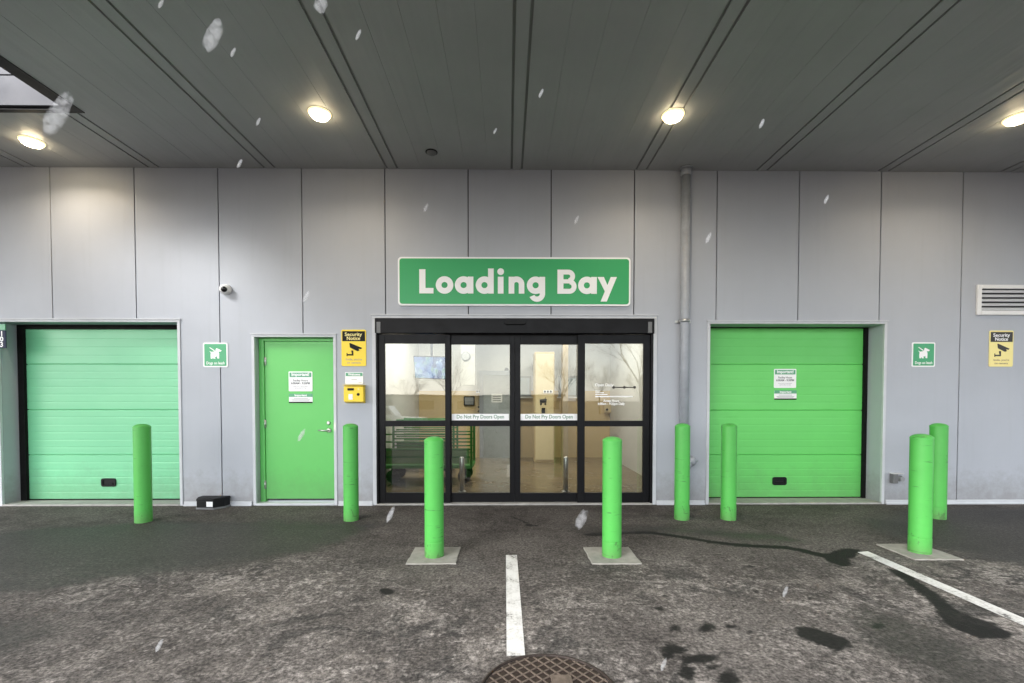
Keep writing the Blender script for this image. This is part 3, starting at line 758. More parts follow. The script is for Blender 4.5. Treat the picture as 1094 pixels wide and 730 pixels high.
bm = bmesh.new()
for k in range(3): box(bm, a.x+.03, c.x-.03, yb-.038, yb-.0365, a.z+.03+k*.05, a.z+.048+k*.05)
obj('sheet_lines', bm, M['inkgrey'], r)
r, a, c = card('card_reader', 495.5, 507, 423.5, 433.5, yb-.05, None, 'square black rimmed panel on the beige wall behind the glass', 'panel')
obj('housing', one(box, a.x, c.x, yb-.05, yb-.002, a.z, c.z, .01), M['signblack'], r)
obj('screen', one(box, a.x+.025, c.x-.025, yb-.054, yb-.0505, a.z+.025, c.z-.025), M['boxgrey'], r)
r, a, c = card('lift_buttons', 509.5, 513, 433, 441, yb-.03, None, 'small steel call button plate beside the lift door', 'button plate')
obj('plate', one(box, a.x-.02, c.x+.02, yb-.02, yb-.002, a.z-.02, c.z+.02, .004), M['beige'], r)
for k in (.2, .75): obj('button', one(lathe, [(.02, 0), (.02, -.012)], 14, ((a.x+c.x)/2, yb-.02, a.z+(c.z-a.z)*k), 'y'), M['signblack'], r)
for (p0, p1, q0, q1, lb) in ((508.5, 516, 416.7, 420, 'small blue wall label above the lift call buttons'), (580.5, 590.5, 416.8, 420.2, 'small blue label on the cream cabinet door')):
    yy = yb-.01 if p0 < 550 else 9.5
    r, a, c = card('wall_label', p0, p1, q0, q1, yy, None, lb, 'label')
    obj('plate', one(box, a.x, c.x, yy-.012, yy-.004, a.z, c.z), M['signwhite'], r)
    bm = bmesh.new(); w = (c.x-a.x)/4
    for k in range(3): box(bm, a.x+.25*w+k*1.25*w, a.x+.25*w+(k*1.25+.8)*w, yy-.014, yy-.0125, a.z+.012, c.z-.012)
    obj('symbols', bm, M['navy'], r)
# cream cabinet
yc = 9.52; a = P(571, 395, yc); c = P(592.5, 395, yc)
r = root('tall_cabinet', ((a.x+c.x)/2, yc, .018), 'tall cream cabinet with a trolley pictogram standing behind the sliding glass', 'cabinet')
obj('cabinet_body', one(box, a.x, c.x, yc, yc+.5, .018, 2.35, .01), M['beige'], r)
obj('cabinet_door', one(box, a.x+.02, c.x-.02, yc-.02, yc-.001, .08, 2.3, .006), mat('cream', (.70, .58, .34), .5), r)
bm = bmesh.new(); q = P(580.5, 429, yc-.025)
prism_y(bm, [(q.x-.075, q.z-.03), (q.x+.06, q.z-.03), (q.x+.075, q.z+.05), (q.x+.045, q.z+.05), (q.x+.05, q.z+.1), (q.x+.02, q.z+.05), (q.x-.075, q.z+.04)], yc-.027, yc-.0215)
for k in (-.05, .04): lathe(bm, [(.022, 0), (.022, -.005)], 10, (q.x+k, yc-.0215, q.z-.055), 'y')
obj('trolley_pictogram', bm, M['signgrey'], r)
q = P(580.5, 438.5, yc-.025); obj('cabinet_handle', one(box, q.x-.035, q.x+.035, yc-.05, yc-.0205, q.z-.06, q.z+.05, .004), M['signblack'], r)
# wall box by the end pane
r, a, c = card('wall_cabinet', 646, 672, 431.5, 441, yb-.12, None, 'shallow beige wall cabinet with a black button behind the end pane', 'cabinet')
obj('cabinet_body', one(box, a.x, c.x, yb-.12, yb-.002, a.z, c.z, .006), mat('beige_box', (.62, .50, .30), .5), r)
obj('push_button', one(lathe, [(.025, 0), (.025, -.02)], 14, (a.x+.05, yb-.12, (a.z+c.z)/2-.03), 'y'), M['signblack'], r)
bm = bmesh.new(); box(bm, PX(492.5, 440, 9.6), PX(507.5, 440, 9.6), 9.6, 9.9, 1.66, RZ1-.002); obj('interior_duct', bm, M['roomwhite'], B)
q = P(497.5, 381, 9.58); r = root('round_plate', q, 'pale grey round plate on the white duct behind the sliding glass', 'plate')
obj('plate', one(lathe, [(.085, .019), (.085, -.002), (.07, -.01)], 28, q, 'y'), M['inklight'], r)
obj('plate_rim', one(lathe, [(.10, .019), (.10, .006), (.09, .003)], 28, q, 'y'), M['boxgrey'], r)
for p0, p1 in ((554, 567.5), (596.5, 617)):
    a = P(p0, 424, RY1-.02); c = P(p1, 402, RY1-.02)
    w_ = obj('interior_window', one(box, a.x, c.x, RY1-.02, RY1-.001, a.z, c.z, .004), M['boxgrey'], B)
    obj('window_pane', one(box, a.x+.04, c.x-.04, RY1-.026, RY1-.0205, a.z+.04, c.z-.04), mat('hazy_blue_pane', (.42, .50, .56), .2), w_)
    obj('window_sill', one(box, a.x-.03, c.x+.03, RY1-.09, RY1-.0205, a.z-.035, a.z-.001, .004), M['white'], w_)
a = P(539, 394, RY1-.03); c = P(543.5, 398.5, RY1-.03)
r = root('alarm_sounder', (a.x, RY1, a.z), 'small grey box high on the white wall above the lift doors', 'alarm')
obj('housing', one(box, a.x, c.x, RY1-.05, RY1-.001, a.z, c.z, .008), M['plastic_grey'], r)
obj('grille', one(box, a.x+.02, c.x-.02, RY1-.056, RY1-.0505, a.z+.02, c.z-.02), M['signgrey'], r)
# television
q = P(460, 393, 7.9)
r = root('television', (q.x, q.y, q.z), 'tilted flat television showing camera tiles, hung inside the glass entrance', 'television')
def tilt(bm): bmesh.ops.transform(bm, matrix=Matrix.Translation(q) @ Matrix.Rotation(R(-22), 4, 'Z') @ Matrix.Rotation(R(12), 4, 'X') @ Matrix.Rotation(R(3), 4, 'Y'), verts=bm.verts); return bm
obj('screen_housing', tilt(one(box, -.335, .335, 0, .05, -.20, .20, .006)), M['signblack'], r)
def scr_mat():
    m = bpy.data.materials.new('tv_picture'); m.use_nodes = True; nt = m.node_tree; b = nt.nodes['Principled BSDF']
    tc = nt.nodes.new('ShaderNodeTexCoord')
    n = nt.nodes.new('ShaderNodeTexVoronoi'); n.inputs['Scale'].default_value = 14
    nt.links.new(tc.outputs['Object'], n.inputs['Vector'])
    cr = nt.nodes.new('ShaderNodeValToRGB'); e = cr.color_ramp.elements
    e[0].color = (.02, .05, .16, 1); e[1].color = (.35, .5, .62, 1)
    for p_, c_ in ((.3, (.07, .15, .38, 1)), (.55, (.12, .30, .22, 1)), (.75, (.10, .2, .5, 1))):
        x_ = e.new(p_); x_.color = c_
    sp = nt.nodes.new('ShaderNodeSeparateColor'); nt.links.new(n.outputs['Color'], sp.inputs[0]); nt.links.new(sp.outputs[0], cr.inputs[0])
    b.inputs['Base Color'].default_value = (.01, .01, .012, 1); b.inputs['Roughness'].default_value = .2
    nt.links.new(cr.outputs[0], b.inputs['Emission Color']); b.inputs['Emission Strength'].default_value = .42
    return m
obj('screen_picture', tilt(one(box, -.32, .32, -.004, -.0005, -.185, .185)), scr_mat(), r)
obj('ceiling_bracket', one(tube, [(q.x, q.y+.06, q.z), (q.x, q.y+.12, q.z+.1), (q.x, q.y+.12, RZ1-.002)], .02, 10), M['plastic'], r)
# green trolleys
def trolley(x0, x1, y, label):
    r = root('flatbed_trolley', ((x0+x1)/2, y, .018), label, 'trolley', 'green flatbed trolleys inside the entrance')
    zb_, zt_ = .36, .97
    obj('deck', one(box, x0, x1, y, y+.65, .26, .31, .008), M['cart'], r)
    for yy in (y+.02, y+.63):
        bm = bmesh.new(); rr = .06; pts = [(x0+.02, yy, .30), (x0+.02, yy, zt_-rr)]
        for k in range(1, 6): a = R(180-18*k); pts.append((x0+.02+rr+rr*math.cos(a), yy, zt_-rr+rr*math.sin(a)))
        for k in range(0, 6): a = R(90-18*k); pts.append((x1-.02-rr+rr*math.cos(a), yy, zt_-rr+rr*math.sin(a)))
        pts.append((x1-.02, yy, .30)); tube(bm, pts, .02, 10)
        for k in range(1, 5): zz = .32+k*.12; tube(bm, [(x0+.02, yy, zz), (x1-.02, yy, zz)], .012, 8)
        obj('side_rail', bm, M['cart'], r)
    obj('side_board', one(box, x0+.05, x1-.05, y+.035, y+.045, .33, .58), mat('board_green', (.13, .24, .07), .4), r)
    for ax in (x0+.14, x1-.14):
        for ay in (y+.1, y+.55):
            bm = bmesh.new(); tube(bm, [(ax-.0, ay-.02, .123), (ax, ay+.02, .123)], .105, 20); box(bm, ax-.02, ax+.02, ay-.035, ay+.035, .2, .26); obj('wheel', bm, M['rubber'], r)
    return r
trolley(PX(409, 440, 7.2), PX(505, 440, 7.2), 7.15, 'green flatbed trolley with railed sides parked right behind the glass')
trolley(PX(404, 440, 8.3), PX(486, 440, 8.3), 8.25, 'green flatbed trolley parked behind the nearer green trolley')
for k, (pxx, lb) in enumerate(((493.5, 'steel guard post behind the glass beside the green trolley'), (604.5, 'steel guard post behind the glass beside the brown pillar'))):
    y = 6.55; q = P(pxx, 488, y)
    r = root('guard_post', (q.x, y, .018), lb, 'guard post', 'steel guard posts inside the entrance')
    obj('post', one(lathe, [(.036, .018), (.036, q.z-.02), (.03, q.z-.006), (.012, q.z)], 20, (q.x, y, 0)), M['steel'], r)
    obj('base_flange', one(lathe, [(.06, .0181), (.06, .026), (.04, .03)], 20, (q.x, y, 0)), M['steel'], r)

# ------------------------------------------------------------------ the big sign
a = P(425.3, 326.5, YW-.03); c = P(673.8, 275.3, YW-.03); sy = YW-.03
SG = root('entrance_sign', ((a.x+c.x)/2, YW, a.z), 'large green Loading Bay sign with white letters above the glass entrance', 'sign')
obj('sign_panel', one(prism_y, rrect(a.x, c.x, a.z, c.z, .045), sy, YW-.002), M['signwhite'], SG)
obj('sign_face', one(prism_y, rrect(a.x+.02, c.x-.02, a.z+.02, c.z-.02, .035), sy-.002, sy-.0005), M['signgreen'], SG)
lx0 = PX(448, 300, sy); U = (P(448, 313.7, sy).z-P(448, 287.9, sy).z)*-1
bz = PZ(448, 313.7, sy); XW = (PX(657, 300, sy)-lx0)/((937-175)/94)      # x unit
LB = bmesh.new(); lay = [0]
def T(x, z): return (lx0+x*XW, bz+z*U)
def lp(pts):
    lay[0] = (lay[0]+1) % 7
    prism_y(LB, [T(*p) for p in pts], sy-.006-lay[0]*.0003, sy-.0025)
def ring(cx, cz, r, t, a0=0, a1=360, n=40):
    y = sy-.006-((lay[0]+3) % 7)*.0003; lay[0] += 1
    full = a1-a0 >= 359.9; m = n if full else n+1
    A = [R(a0+(a1-a0)*i/n) for i in range(m)]
    o = [T(cx+r*math.cos(t_), cz+r*math.sin(t_)) for t_ in A]; i_ = [T(cx+(r-t)*math.cos(t_), cz+(r-t)*math.sin(t_)) for t_ in A]
    vo = [LB.verts.new((p[0], y, p[1])) for p in o]; vi = [LB.verts.new((p[0], y, p[1])) for p in i_]
    wo = [LB.verts.new((p[0], sy-.0025, p[1])) for p in o]; wi = [LB.verts.new((p[0], sy-.0025, p[1])) for p in i_]
    fs = []
    for k in range(m if full else m-1):
        j = (k+1) % m
        fs += [LB.faces.new((vo[k], vo[j], vi[j], vi[k])), LB.faces.new((vo[k], wo[k], wo[j], vo[j])), LB.faces.new((vi[k], vi[j], wi[j], wi[k]))]
    bmesh.ops.recalc_face_normals(LB, faces=fs)
def bar(xa, xb, za, zb): lp([(xa, za), (xb, za), (xb, zb), (xa, zb)])
xh, st = .70, .235; r_ = xh/2+.012
X_ = lambda v: (v-175)/94
bar(0, .255, 0, 1); bar(.2552, X_(230), 0, .225)
ring(X_(273), xh/2, r_, st)
ring(X_(347), xh/2, r_, st); bar(X_(385)-.235, X_(385), 0, xh)
ring(X_(428), xh/2, r_, st); bar(X_(464)-.235, X_(464), 0, 1.04)
bar(X_(480), X_(480)+.235, 0, xh); ring(X_(491), .91, .138, .137, n=24)
bar(X_(522), X_(522)+.235, 0, xh); ring(X_(552.5), .385, .327, .232, 0, 180); bar(X_(552.5)+.327-.232, X_(552.5)+.327, 0, .386)
ring(X_(627), xh/2, r_, st); bar(X_(664)-.235, X_(664), .0, xh); ring(X_(664)-.335, .0, .335, .215, 205, 360)
b0 = X_(712); bar(b0, b0+.25, 0, 1)
bar(b0+.25, b0+.47, .80, 1); bar(b0+.25, b0+.50, 0, .205); bar(b0+.25, b0+.49, .43, .60)
ring(b0+.455, .725, .275, .20, -90, 90); ring(b0+.495, .30, .30, .205, -90, 90)
ring(X_(827), xh/2, r_, st); bar(X_(866)-.235, X_(866), 0, xh)
y0_ = X_(866)+.03; lp([(y0_, xh), (y0_+.26, xh), (y0_+.47, .22), (y0_+.37, -.03)]); 
lp([(y0_+.80-.255, xh), (y0_+.80, xh), (y0_+.385, -.32), (y0_+.13, -.32)])
obj('sign_lettering', LB, M['signwhite'], SG)

# ------------------------------------------------------------------ small signs
def plate(name, px, y, label, cat, group, m_edge, th=.008, rad=.018):
    x0, x1, y0, y1 = px
    a = P(x0, y1, y-th); c = P(x1, y0, y-th)
    r = root(name, ((a.x+c.x)/2, y, a.z), label, cat, group)
    obj('sign_panel', one(prism_y, rrect(a.x, c.x, a.z, c.z, rad), y-th, y-.0005), m_edge, r)
    return r, a.x, c.x, a.z, c.z, y-th
def dog_sign(px, label):
    r, x0, x1, z0, z1, y = plate('dog_sign', px, YW, label, 'sign', 'square green dog signs on the grey wall', M['signwhite'])
    e = .016; obj('sign_face', one(prism_y, rrect(x0+e, x1-e, z0+e, z1-e, .01), y-.0015, y-.0003), M['signteal'], r)
    w, h = x1-x0, z1-z0; f = lambda u, v: (x0+(u-130)/475*w, z1-(v-112)/476*h)
    bm = bmesh.new()
    prism_y(bm, [f(*p) for p in ((255, 272), (292, 292), (350, 284), (378, 262), (376, 240), (392, 218), (412, 226), (445, 240), (492, 264), (474, 284), (425, 288), (444, 315), (442, 420), (408, 420), (400, 372), (378, 388), (358, 386), (372, 422), (334, 422), (318, 396), (312, 422), (280, 422), (276, 350), (284, 312))], y-.003, y-.0016)
    prism_y(bm, [f(*p) for p in ((254, 210), (266, 202), (362, 262), (350, 276))], y-.003, y-.0016)
    obj('dog_pictogram', bm, M['signwhite'], r)
    q = f(370, 510); obj('sign_lettering', text_bm('Dogs on leash', q[0], y-.002, q[1],   .05, .0007, width=w*.74), M['signwhite'], r)
dog_sign((217.2, 243, 366.3, 392.4), 'square green Dogs on leash sign on the wall above the black bait box')
dog_sign((974, 999.4, 365.9, 392.1), 'square green Dogs on leash sign on the wall above the small grey conduit box')
def cctv_sign(px, label, ye, bl):
    r, x0, x1, z0, z1, y = plate('security_sign', px, YW, label, 'sign', 'yellow security notice signs on the grey wall', M[ye], rad=.02)
    w, h = x1-x0, z1-z0; f = lambda u, v: (x0+(u-75)/200*w, z1-(v-55)/300*h)
    e = f(83, 68); g = f(268, 150); obj('heading_panel', one(box, e[0], g[0], y-.0015, y-.0003, g[1], e[1]), M[bl], r)
    bm = text_bm('Security', *((f(173, 95)[0]), y-.002, f(173, 95)[1]), .062, .0011, width=w*.70)
    text_bm('Notice', f(173, 128)[0], y-.002, f(173, 128)[1], .062, .0011, width=w*.54, bm=bm); obj('heading_lettering', bm, M['yellow2'] if ye == 'yellow' else M['signwhite'], r)
    bm = bmesh.new()
    prism_y(bm, [f(*p) for p in ((140, 165), (150, 166), (242, 205), (236, 215), (214, 212), (222, 226), (205, 232), (145, 202))], y-.002, y-.0004)
    prism_y(bm, [f(*p) for p in ((154, 226), (172, 226), (172, 268), (124, 268), (124, 274), (117, 274), (117, 246), (124, 246), (124, 256), (160, 256))], y-.0022, y-.0005)
    obj('camera_pictogram', bm, M[bl], r)
    bm = text_bm("Smile, you're", f(175, 300)[0], y-.0015, f(175, 300)[1], .036, .0006, width=w*.66)
    text_bm('on camera', f(175, 327)[0], y-.0015, f(175, 327)[1], .036, .0006, width=w*.56, bm=bm); obj('sign_lettering', bm, M['brown'], r)
cctv_sign((364.9, 390.9, 352.3, 391.3), 'deep yellow Security Notice sign with camera pictogram above the yellow intercom', 'yellow', 'signblack')
cctv_sign((1056.6, 1083, 353.2, 391.9), 'faded pale yellow Security Notice sign under the wall louvre', 'yellow2', 'signgrey')
r, x0, x1, z0, z1, y = plate('welcome_sign', (368.8, 388, 397.8, 410.2), YW, 'small white Welcome plate with green top, between security sign and intercom', 'sign', None, M['signwhite'], rad=.008)
zz = z1-(z1-z0)*.34; obj('heading_panel', one(box, x0+.008, x1-.008, y-.0015, y-.0003, zz, z1-.008), M['signteal2'], r)
obj('heading_lettering', text_bm('Welcome', (x0+x1)/2, y-.002, (zz+z1-.008)/2, .038, .0015), M['signwhite'], r)
bm = bmesh.new(); box(bm, (x0+x1)/2-.035, (x0+x1)/2+.035, y-.001, y-.0003, z0+.05, z0+.058); box(bm, x1-.06, x1-.02, y-.001, y-.0003, z0+.015, z0+.021); obj('fine_print', bm, M['inklight'], r)
# door notices
def notices(px, yd, l1, l2, bottom=(0, 0)):
    x0, x1, y0, y1 = px
    r, x0, x1, z0, z1, y = plate('hours_notice', (x0, x1, y0, y1), yd, l1, 'notice', 'white paper notices on the green doors', M['signwhite'], th=.004, rad=.012)
    h = z1-z0; w = x1-x0; zz = z1-h*.29
    obj('heading_panel', one(box, x0+.012, x1-.012, y-.0012, y-.0003, zz, z1-.014), M['signteal2'], r)
    obj('heading_lettering', text_bm('Important!', (x0+x1)/2, y-.002, (zz+z1-.014)/2+.004, .055, .0016, width=w*.74), M['signwhite'], r)
    bm = text_bm('Facility Hours', (x0+x1)/2, y-.0012, z1-h*.455, .036, .0007, width=w*.62)
    text_bm('6:00AM - 9:30PM', (x0+x1)/2, y-.0012, z1-h*.60, .038, .0011, width=w*.80, bm=bm); obj('hours_lettering', bm, M['inkgrey'], r)
    bm = text_bm('If this door is closed please', (x0+x1)/2, y-.001, z1-h*.76, .02, 0, width=w*.62)
    text_bm('call the office for help', (x0+x1)/2, y-.001, z1-h*.84, .02, 0, width=w*.5, bm=bm); obj('fine_print', bm, M['inklight'], r)
    a, c = px[0]+.3+bottom[0], px[1]+.3+bottom[0]
    r, x0, x1, z0, z1, y = plate('warning_notice', (a, c, px[3]+2.6, px[3]+12.6), yd, l2, 'notice', 'white paper notices on the green doors', M['signwhite'], th=.004, rad=.006)
    h = z1-z0; obj('heading_panel', one(box, x0, x1, y-.0012, y-.0003, z1-h*.34, z1), M['signteal2'], r)
    obj('heading_lettering', text_bm('Important', (x0+x1)/2, y-.002, z1-h*.17, .036, .0013, width=w*.52), M['signwhite'], r)
    bm = bmesh.new()
    for k, ww in ((.5, .30), (.64, .40), (.76, .36)): box(bm, (x0+x1)/2-w*ww, (x0+x1)/2+w*ww, y-.001, y-.0003, z1-h*k-.004, z1-h*k+.004)
    obj('fine_print', bm, M['inklight'], r)
    obj('footer_bar', one(box, x0, x1, y-.0012, y-.0003, z0, z0+h*.14), M['signblack'], r)
notices((308.5, 333.6, 397, 418.2), YW+.099, 'white facility hours notice on the green personnel door', 'small white notice with black foot on the green personnel door')
notices((826.8, 850.8, 394.3, 414.6), YW+.28, 'white facility hours notice on the green overhead door', 'small white notice with black foot on the green overhead door')
# number sign by the far opening
y = YW-.012; a = P(-14, 372, y-.01); c = P(5.8, 353.2, y-.01)
r = root('number_sign', ((a.x+c.x)/2, YW, a.z), 'navy unit number sign at the edge of the green overhead door with painted-in sheen', 'sign')
obj('sign_panel', one(box, a.x, c.x, y-.01, y, a.z, c.z), M['navy'], r)
c2 = P(5.2, 346.5, y-.01); obj('green_header', one(box, a.x, c2.x, y-.01, y, c.z+.006, c2.z), M['signteal2'], r)
bm = None
for ch, py in (('1', 356.8), ('0', 362.6), ('3', 368.4)):
    q = P(1.6, py, y-.012); bm = text_bm(ch, q.x, y-.0108, q.z, .085, .0025, bm=bm)
obj('sign_lettering', bm, M['signwhite'], r)

# intercom box
a = P(367, 431, YW-.09); c = P(388, 412, YW-.09)
r = root('intercom_box', ((a.x+c.x)/2, YW, a.z), 'yellow wall intercom box with display and keypad under the Welcome plate', 'intercom')
bm = bmesh.new(); d0, d1 = YW-.085, YW-.001
vs = [(a.x, d0, a.z+.02), (c.x, d0, a.z+.02), (c.x, d0, c.z-.012), (a.x, d0, c.z-.012), (a.x, d1, a.z), (c.x, d1, a.z), (c.x, d1, c.z), (a.x, d1, c.z)]
V = [bm.verts.new(v) for v in vs]
for f in ((0, 1, 2, 3), (4, 7, 6, 5), (0, 4, 5, 1), (3, 2, 6, 7), (0, 3, 7, 4), (1, 5, 6, 2)): bm.faces.new([V[i] for i in f])
bmesh.ops.recalc_face_normals(bm, faces=bm.faces); bmesh.ops.bevel(bm, geom=bm.edges[:], offset=.006, segments=2, affect='EDGES')
obj('housing', bm, M['yellow'], r)
w, h = c.x-a.x, c.z-a.z
obj('display', one(box, a.x+w*.2, a.x+w*.52, d0-.004, d0+.002, c.z-h*.28, c.z-h*.15, .001), M['signblack'], r)
obj('keypad', one(box, a.x+w*.25, a.x+w*.46, d0-.004, d0+.002, a.z+h*.2, a.z+h*.52, .002), M['signwhite'], r)
obj('speaker_hole', one(lathe, [(.018, .002), (.018, -.004)], 16, (a.x+w*.74, d0, a.z+h*.50), 'y'), M['signblack'], r)
obj('lock_button', one(lathe, [(.012, .002), (.012, -.005)], 14, (a.x+w*.76, d0, a.z+h*.80), 'y'), M['yellow2'], r)
obj('rain_hood', one(box, a.x-.006, c.x+.006, d0-.012, d1, c.z+.001, c.z+.008), M['yellow'], r)

# security camera
q = P(242.2, 309.8, YW); r = root('security_camera', q, 'white dome security camera with a black eye high on the grey wall', 'security camera')
obj('wall_mount', one(lathe, [(.066, 0), (.066, -.03), (.058, -.04)], 28, q, 'y'), M['white'], r)
CT = Matrix.Translation(q+Vector((0, -.04, 0))) @ Matrix.Rotation(R(24), 4, 'Z') @ Matrix.Rotation(R(14), 4, 'X') @ Matrix.Translation(-q-Vector((0, -.04, 0)))
def turn(bm): bmesh.ops.transform(bm, matrix=CT, verts=bm.verts); return bm
obj('camera_body', turn(one(lathe, [(.050, -.036), (.058, -.05), (.056, -.075), (.047, -.090), (.036, -.096)], 28, q, 'y')), M['white'], r)
bm = turn(one(lathe, [(.035, -.095), (.032, -.104), (.02, -.112), (.006, -.115)], 24, q, 'y')); obj('camera_lens', bm, M['lens'], r)

# drainpipe
yp = YW-.075; top = P(733.5, 182, yp); bot = P(729.5, 540, yp)
r = root('drainpipe', (top.x, yp, 0), 'galvanised round drainpipe running from soffit to ground between the entrance and a green overhead door', 'drainpipe')
px_ = (top.x+bot.x)/2
obj('pipe', one(tube, [(px_, yp, .0), (px_, yp, ZC-.002)], .056, 28), M['galv'], r)
obj('ceiling_collar', one(lathe, [(.078, ZC-.02), (.078, ZC-.004), (.06, ZC-.001)], 28, (px_, yp, 0)), M['galv'], r)
obj('coupling', one(lathe, [(.057, ZC-.10), (.064, ZC-.095), (.064, ZC-.0215), (.057, ZC-.021)], 28, (px_, yp, 0)), M['galv'], r)
zs = PZ(733, 343, yp)
bm = bmesh.new(); lathe(bm, [(.057, zs-.018), (.063, zs-.018), (.063, zs+.018), (.057, zs+.018)], 28, (px_, yp, 0)); box(bm, px_-.10, px_+.10, YW-.012, YW-.001, zs-.018, zs+.018, .002)
obj('pipe_strap', bm, M['steel'], r)
e = P(741, 491, yp)
bm = bmesh.new(); tube(bm, [(px_, yp, e.z-.16), (px_+.07, yp, e.z-.06), (e.x-.02, yp, e.z-.02)], .045, 18); tube(bm, [(e.x-.045, yp, e.z-.05), (e.x+.012, yp, e.z+.015)], .055, 18)
obj('cleanout_elbow', bm, M['galv'], r)

# wall louvre
a = P(1044.3, 336.4, YW-.03); c = P(1113, 304.4, YW-.03)
r = root('wall_louvre', ((a.x+c.x)/2, YW, a.z), 'white framed black slatted ventilation louvre on the grey wall', 'vent')
bm = bmesh.new(); w = .055; y0_, y1_ = YW-.03, YW-.001
box(bm, a.x, a.x+w, y0_, y1_, a.z, c.z, .004); box(bm, c.x-w, c.x, y0_, y1_, a.z, c.z, .004); box(bm, a.x+w, c.x-w, y0_, y1_, a.z, a.z+w, .004); box(bm, a.x+w, c.x-w, y0_, y1_, c.z-w*.9, c.z, .004)
obj('louvre_frame', bm, M['white'], r)
obj('louvre_backing', one(box, a.x+w, c.x-w, YW-.006, YW-.002, a.z+w, c.z-w*.9), M['backing'], r)
bm = bmesh.new(); n = 5; hh = (c.z-a.z-1.9*w)/n
for k in range(n):
    zb = a.z+w+k*hh
    prism = [(YW-.026, zb+.004), (YW-.026, zb+hh*.34), (YW-.007, zb+hh*.74), (YW-.007, zb+hh*.62), (YW-.022, zb+.004)]
    vs0 = [bm.verts.new((a.x+w, p[0], p[1])) for p in prism]; vs1 = [bm.verts.new((c.x-w, p[0], p[1])) for p in prism]
    bm.faces.new(vs0); bm.faces.new(vs1[::-1])
    for i in range(5): bm.faces.new((vs0[i], vs1[i], vs1[(i+1) % 5], vs0[(i+1) % 5]))
bmesh.ops.recalc_face_normals(bm, faces=bm.faces); obj('louvre_blade', bm, M['trim'], r)

# conduit box
a = P(953.5, 516.5, YW-.05); c = P(964, 506.5, YW-.05)
r = root('conduit_box', ((a.x+c.x)/2, YW, a.z), 'small grey metal conduit box low on the wall behind the green bollards', 'outlet box')
obj('box_body', one(box, a.x, (a.x+c.x)/2, YW-.07, YW-.001, a.z, c.z, .006), M['plastic_grey'], r)
bm = bmesh.new(); zc = (a.z+c.z)/2; tube(bm, [((a.x+c.x)/2, YW-.04, zc), (c.x-.02, YW-.04, zc), (c.x, YW-.02, zc)], .035, 16); lathe(bm, [(.03, 0), (.03, -.025)], 16, ((a.x+c.x)/2+.03, YW-.07, zc), 'y'); obj('conduit_elbow', bm, M['boxgrey'], r)
obj('box_lid', one(box, a.x-.004, c.x+.006, YW-.075, YW-.001, c.z+.001, c.z+.008, .002), M['white'], r)

# bait box
q = G(229.5, 541.5); bx, by = q.x, YW-.03
r = root('bait_box', (bx, by-.14, 0), 'black plastic bait box with a white label at the foot of the wall', 'bait box')
o = [(-.21, 0), (-.21, -.10), (-.16, -.21), (.10, -.23), (.20, -.12), (.21, 0)]
o = [(bx+x*.82, by+y*.82) for x, y in o]; sh = lambda k: [(bx+(x-bx)*k, by-.1+(y-by+.1)*k) for x, y in o]
obj('base_tray', one(prism_z, sh(1.06), .001, .022, .006), M['plastic_grey'], r)
obj('box_body', one(prism_z, o, .0225, .105, .006), M['plastic'], r)
obj('box_lid', one(prism_z, sh(1.03), .1055, .135, .012), M['plastic'], r)
bm = bmesh.new(); p0, p1 = Vector((bx-.005, by-.178-.0045, 0)), Vector((bx+.078, by-.1886-.0045, 0))
for zz0, zz1 in ((.035, .098),):
    v = [bm.verts.new((p0.x, p0.y-.0, zz0)), bm.verts.new((p1.x, p1.y, zz0)), bm.verts.new((p1.x, p1.y, zz1)), bm.verts.new((p0.x, p0.y, zz1))]
    f = bm.faces.new(v); ex = bmesh.ops.extrude_face_region(bm, geom=[f]); bmesh.ops.translate(bm, verts=[g for g in ex['geom'] if isinstance(g, bmesh.types.BMVert)], vec=(0, -.003, 0))
bmesh.ops.recalc_face_normals(bm, faces=bm.faces); obj('label_sticker', bm, M['signwhite'], r)

# ------------------------------------------------------------------ bollards, pads, manhole
bl = [(153.5, 559, None, 'green bollard standing in front of the green overhead door with painted-in sheen'),
      (375.3, 557.5, None, 'green bollard standing below the yellow intercom box'),
      (464, 597, 'pad', 'green bollard on a concrete pad before the green trolley side of the entrance'),
      (653.5, 597, 'pad', 'green bollard on a concrete pad where the dark wet trail starts'),
      (728.3, 556.5, None, 'green bollard standing against the drainpipe'),
      (778, 556.5, None, 'green bollard before the overhead door with notices, beside the drainpipe bollard'),
      (982.3, 592, 'pad', 'green bollard on a concrete pad beside the long slanting white line'),
      (1001, 555, None, 'green bollard without a pad beside the wall, half hidden by the padded bollard')]
padlab = {464: 'square concrete pad under the bollard by the green trolley side of the entrance', 653.5: 'square concrete pad under the bollard where the wet trail starts',
          982.3: 'square concrete pad under the bollard beside the long slanting line'}
proto = None; RB = .081; HB = 1.06
